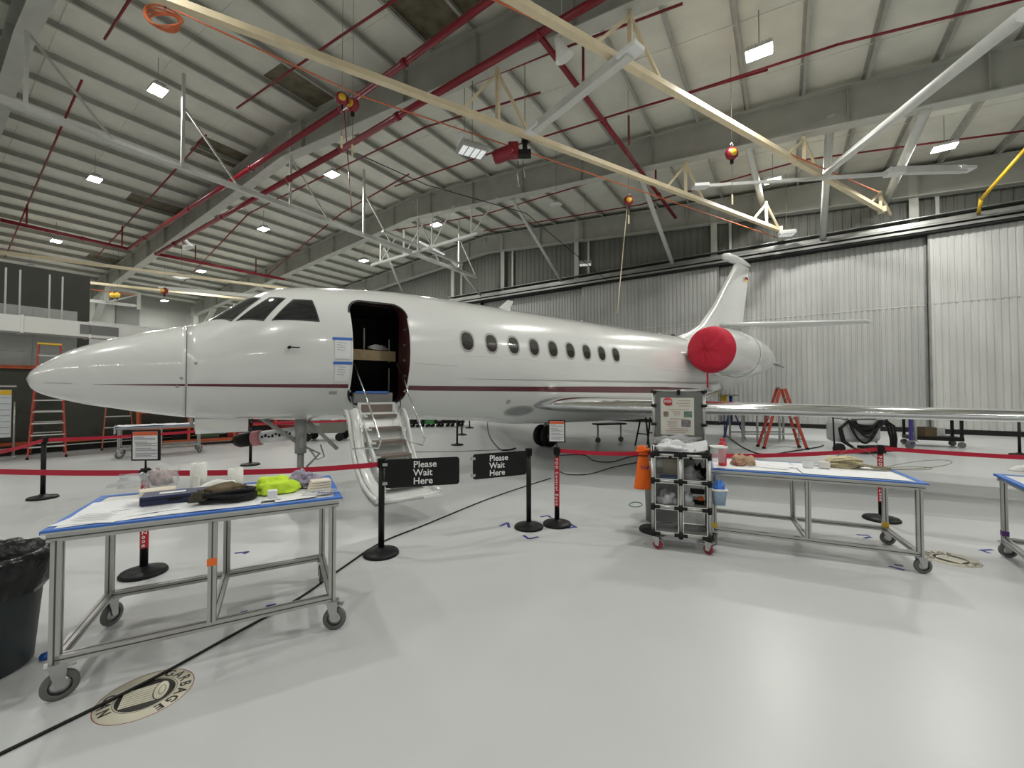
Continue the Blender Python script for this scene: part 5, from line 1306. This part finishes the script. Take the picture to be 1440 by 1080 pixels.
for k in range(7):
    px=563+14*k; q=F(px,601-.3*k)
    boxthing('ground_cart',['black equipment cart farthest left in the distant row under the fuselage','second black cart of the distant row, low','third black cart of the distant row, beside a white drum','green-topped cart in the distant row under the fuselage','black cart just right of the green one','sixth cart of the distant row','rightmost cart of the distant row under the fuselage'][k],'cart',q,YAW,(.42+.05*(k%2),.5,.15,.55+.25*(k%3)+.3*(k==3)),GRN if k==3 else BLACK,
      [('grey_panel',(0,-.26,.35+.1*(k%2)),(.2,.01,.12),GEAR)],4,.07,group='distant equipment carts')
# ---- right background
# hose trolley
q=C(9.65,11.7); t=thing('hose_trolley','white trolley draped with thick black hoses beyond the wing','trolley',q,YAW+R(5))
MB().box((0,0,.62),(1.25,.55,.65)).build('tank_body',mat('pale_grey_tank',(.45,.46,.46),.4),t,bevel=.12); MB().box((.05,0,1.0),(1.15,.5,.1)).build('white_lid',DUCT,t,bevel=.02)
for x in (-.38,.48): MB().box((x,-.30,.86),(.045,.05,.30)).build('hose_hook',DUCT,t)
rnd=random.Random(8)
for k in range(9):
    x0,x1=-.40+rnd.uniform(-.1,.1),.46+rnd.uniform(-.06,.25); sg=rnd.uniform(.15,.65); pts=[]
    for i in range(14):
        f=i/13; pts.append((x0+(x1-x0)*f+.0,-.34-.02*(k%3),.92-sg*4*f*(1-f)*(.9+.1*math.sin(k)))); 
    MB().tube(pts,.03,8).build('hose_loop',BLACK,t)
for k in range(3):
    pts=[(.5+.1*k,-.3,.9),(.72+.1*k,-.32,.75),(.80+.08*k,-.34,.4),(.74+.06*k,-.4,.06)]; MB().tube(pts,.03,8).build('hose_loop',BLACK,t)
    pts=[(-.45,-.3,.88),(-.66-.03*k,-.32,.70),(-.6-.04*k,-.36,.35),(-.2,-.42,.05),(.3+.1*k,-.46,.05)]; MB().tube(pts,.03,8).build('hose_loop',BLACK,t)
MB().cyl((-.78,-.42,.15),(-.78,-.32,.15),.15,20).build('wheel',RUBK,t); MB().box((.2,-.42,.15),(.8,.2,.16)).build('pump_box',BLACK,t); MB().cyl((-.85,-.3,.1),(-.88,-.3,1.15),.02,8).build('handle',BLACK,t)
# open stand
q=C(8.7,14.3); t=thing('steel_stand','bare grey steel stand behind the red ladder','stand',q,YAW)
for x in (-.95,-.45,.3,.95):
    for y in (-.4,.4): MB().box((x,y,.55),(.05,.05,1.1)).build('leg',GEAR,t)
for z in (.28,1.08):
    for y in (-.4,.4): MB().box((0,y,z),(1.95,.04,.05)).build('rail',GEAR,t)
MB().box((0,0,1.11),(1.95,.85,.02)).build('stand_top',GEAR,t)
# utility cart
q=C(13.2,13.0); t=thing('utility_cart','black two-shelf utility cart near the hangar doors','cart',q,YAW+R(-25))
MB().box((0,0,.90),(1.25,.62,.06)).build('top_shelf',BLACK,t,bevel=.01); MB().box((0,0,.26),(1.25,.62,.12)).build('bottom_shelf',BLACK,t,bevel=.01)
for x in (-.58,.58):
    for y in (-.27,.27): MB().box((x,y,.58),(.07,.05,.6)).build('upright',BLACK,t); MB().cyl((x,y-.02,.09),(x,y+.02,.09),.09,16).build('wheel',RUBBER,t)
tag(MB().box(q+C(-.22,-.05,.46),(.36,.3,.28),YAW).build('cardboard_box',mat('dark_cardboard',(.10,.07,.035),.8)),'brown cardboard box on the lower shelf of the utility cart','box')
tag(MB().box(q+C(.22,.1,.44),(.35,.25,.24),YAW).build('white_carton',DUCT),'white carton on the lower shelf of the utility cart','box')
# blue tail jack
q=C(7.95,15.0); t=thing('tail_jack','blue tripod jack supporting the tail of the jet','jack',q,YAW)
MB().cyl((0,0,.5),(0,0,1.55),.06,12).build('ram',BLUEP,t); MB().lathe([(0,1.2),(.13,1.2),(.10,1.34),(0,1.36)],14).build('collar',BLACK,t)
for k in range(3):
    a=R(90+120*k); MB().beam((.45*math.cos(a),.45*math.sin(a),0.02),(0,0,1.25),.05,.05).build('jack_leg',BLUEP,t)
MB().box((0,0,1.58),(.42,.3,.06)).build('head_plate',GEAR,t); MB().cyl((-.30,-.1,1.05),(-.30,-.1,1.58),.09,10).build('yellow_flag',YEL,t); MB().cyl((-.30,-.1,.0),(-.30,-.1,1.1),.02,8).build('flag_pole',BLUEP,t)
# small stands
def trestle(q,rz,h,wd,mt,label,nm='trestle_stand'):
    t=thing(nm,label,'stand',(q.x,q.y,0),rz,'steel trestles and stands')
    for sx in (-1,1):
        for sy in (-1,1): MB().beam((sx*wd/2,sy*.28,0.01),(sx*wd/2*.7,sy*.05,h),.04,.04).build('leg',mt,t)
        MB().beam((sx*wd/2*.9,-.2,h*.35),(sx*wd/2*.9,.2,h*.35),.03,.03).build('brace',mt,t)
    MB().box((0,0,h),(wd,.14,.05)).build('top_bar',mt,t)
trestle(C(4.25,12.9),YAW+R(30),1.15,.55,BLACK,'black trestle under the wing left of the notice board')
trestle(C(6.6,17.5),YAW,1.2,.7,GEAR,'grey trestle seen between the board and the blue jack')
trestle(C(11.9,14.0),YAW+R(80),1.1,.35,BLACK,'slim black stand right of the hose trolley')
q=C(11.95,12.3); t=thing('wheeled_post','blue post on a large grey caster left of the utility cart','post',q,YAW)
MB().box((-.08,0,.62),(.07,.07,1.0)).build('blue_post',mat('violet_blue',(.05,.04,.22),.5),t); MB().cyl((.05,0,.25),(.05,0,1.1),.04,10).build('grey_tube',GEAR,t); MB().cyl((-.12,-.03,.12),(-.12,.03,.12),.12,18).build('wheel',RUBBER,t); MB().box((-.03,0,.24),(.25,.1,.03)).build('foot_bar',GEAR,t)
q=C(3.3,14.0); t=thing('low_dolly','low grey dolly with small wheels under the wing','dolly',q,YAW+R(20))
for x in (-.45,.45): 
    MB().cyl((x,-.03,.09),(x,.03,.09),.09,14).build('wheel',RUBBER,t); MB().box((x,0,.35),(.04,.04,.5)).build('post',GEAR,t)
MB().box((0,0,.62),(1.1,.4,.05)).build('deck',BLACK,t)
# white board at far left
q=C(-13.2,9.85); t=thing('wheeled_whiteboard','white ruled board with a yellow header on a grey wheeled stand at the left edge','board',q,YAW+R(52))
MB().box((0,0,1.15),(1.6,.04,1.2)).build('board_panel',mat('board_white',(.62,.66,.68),.5),t); MB().box((0,-.025,1.68),(1.6,.01,.12)).build('yellow_header',YEL,t)
for k in range(7): MB().box((0,-.026,1.55-.15*k),(1.55,.006,.01)).build('ruled_line',PRINT,t)
for x in (-.85,.85): MB().cyl((x,0,.08),(x,0,1.45),.022,8).build('stand_post',ALU,t); MB().box((x,0,.08),(.06,.6,.05)).build('foot',ALU,t)
MB().box((0,0,1.84),(1.75,.06,.04)).build('top_bar',ALU,t)
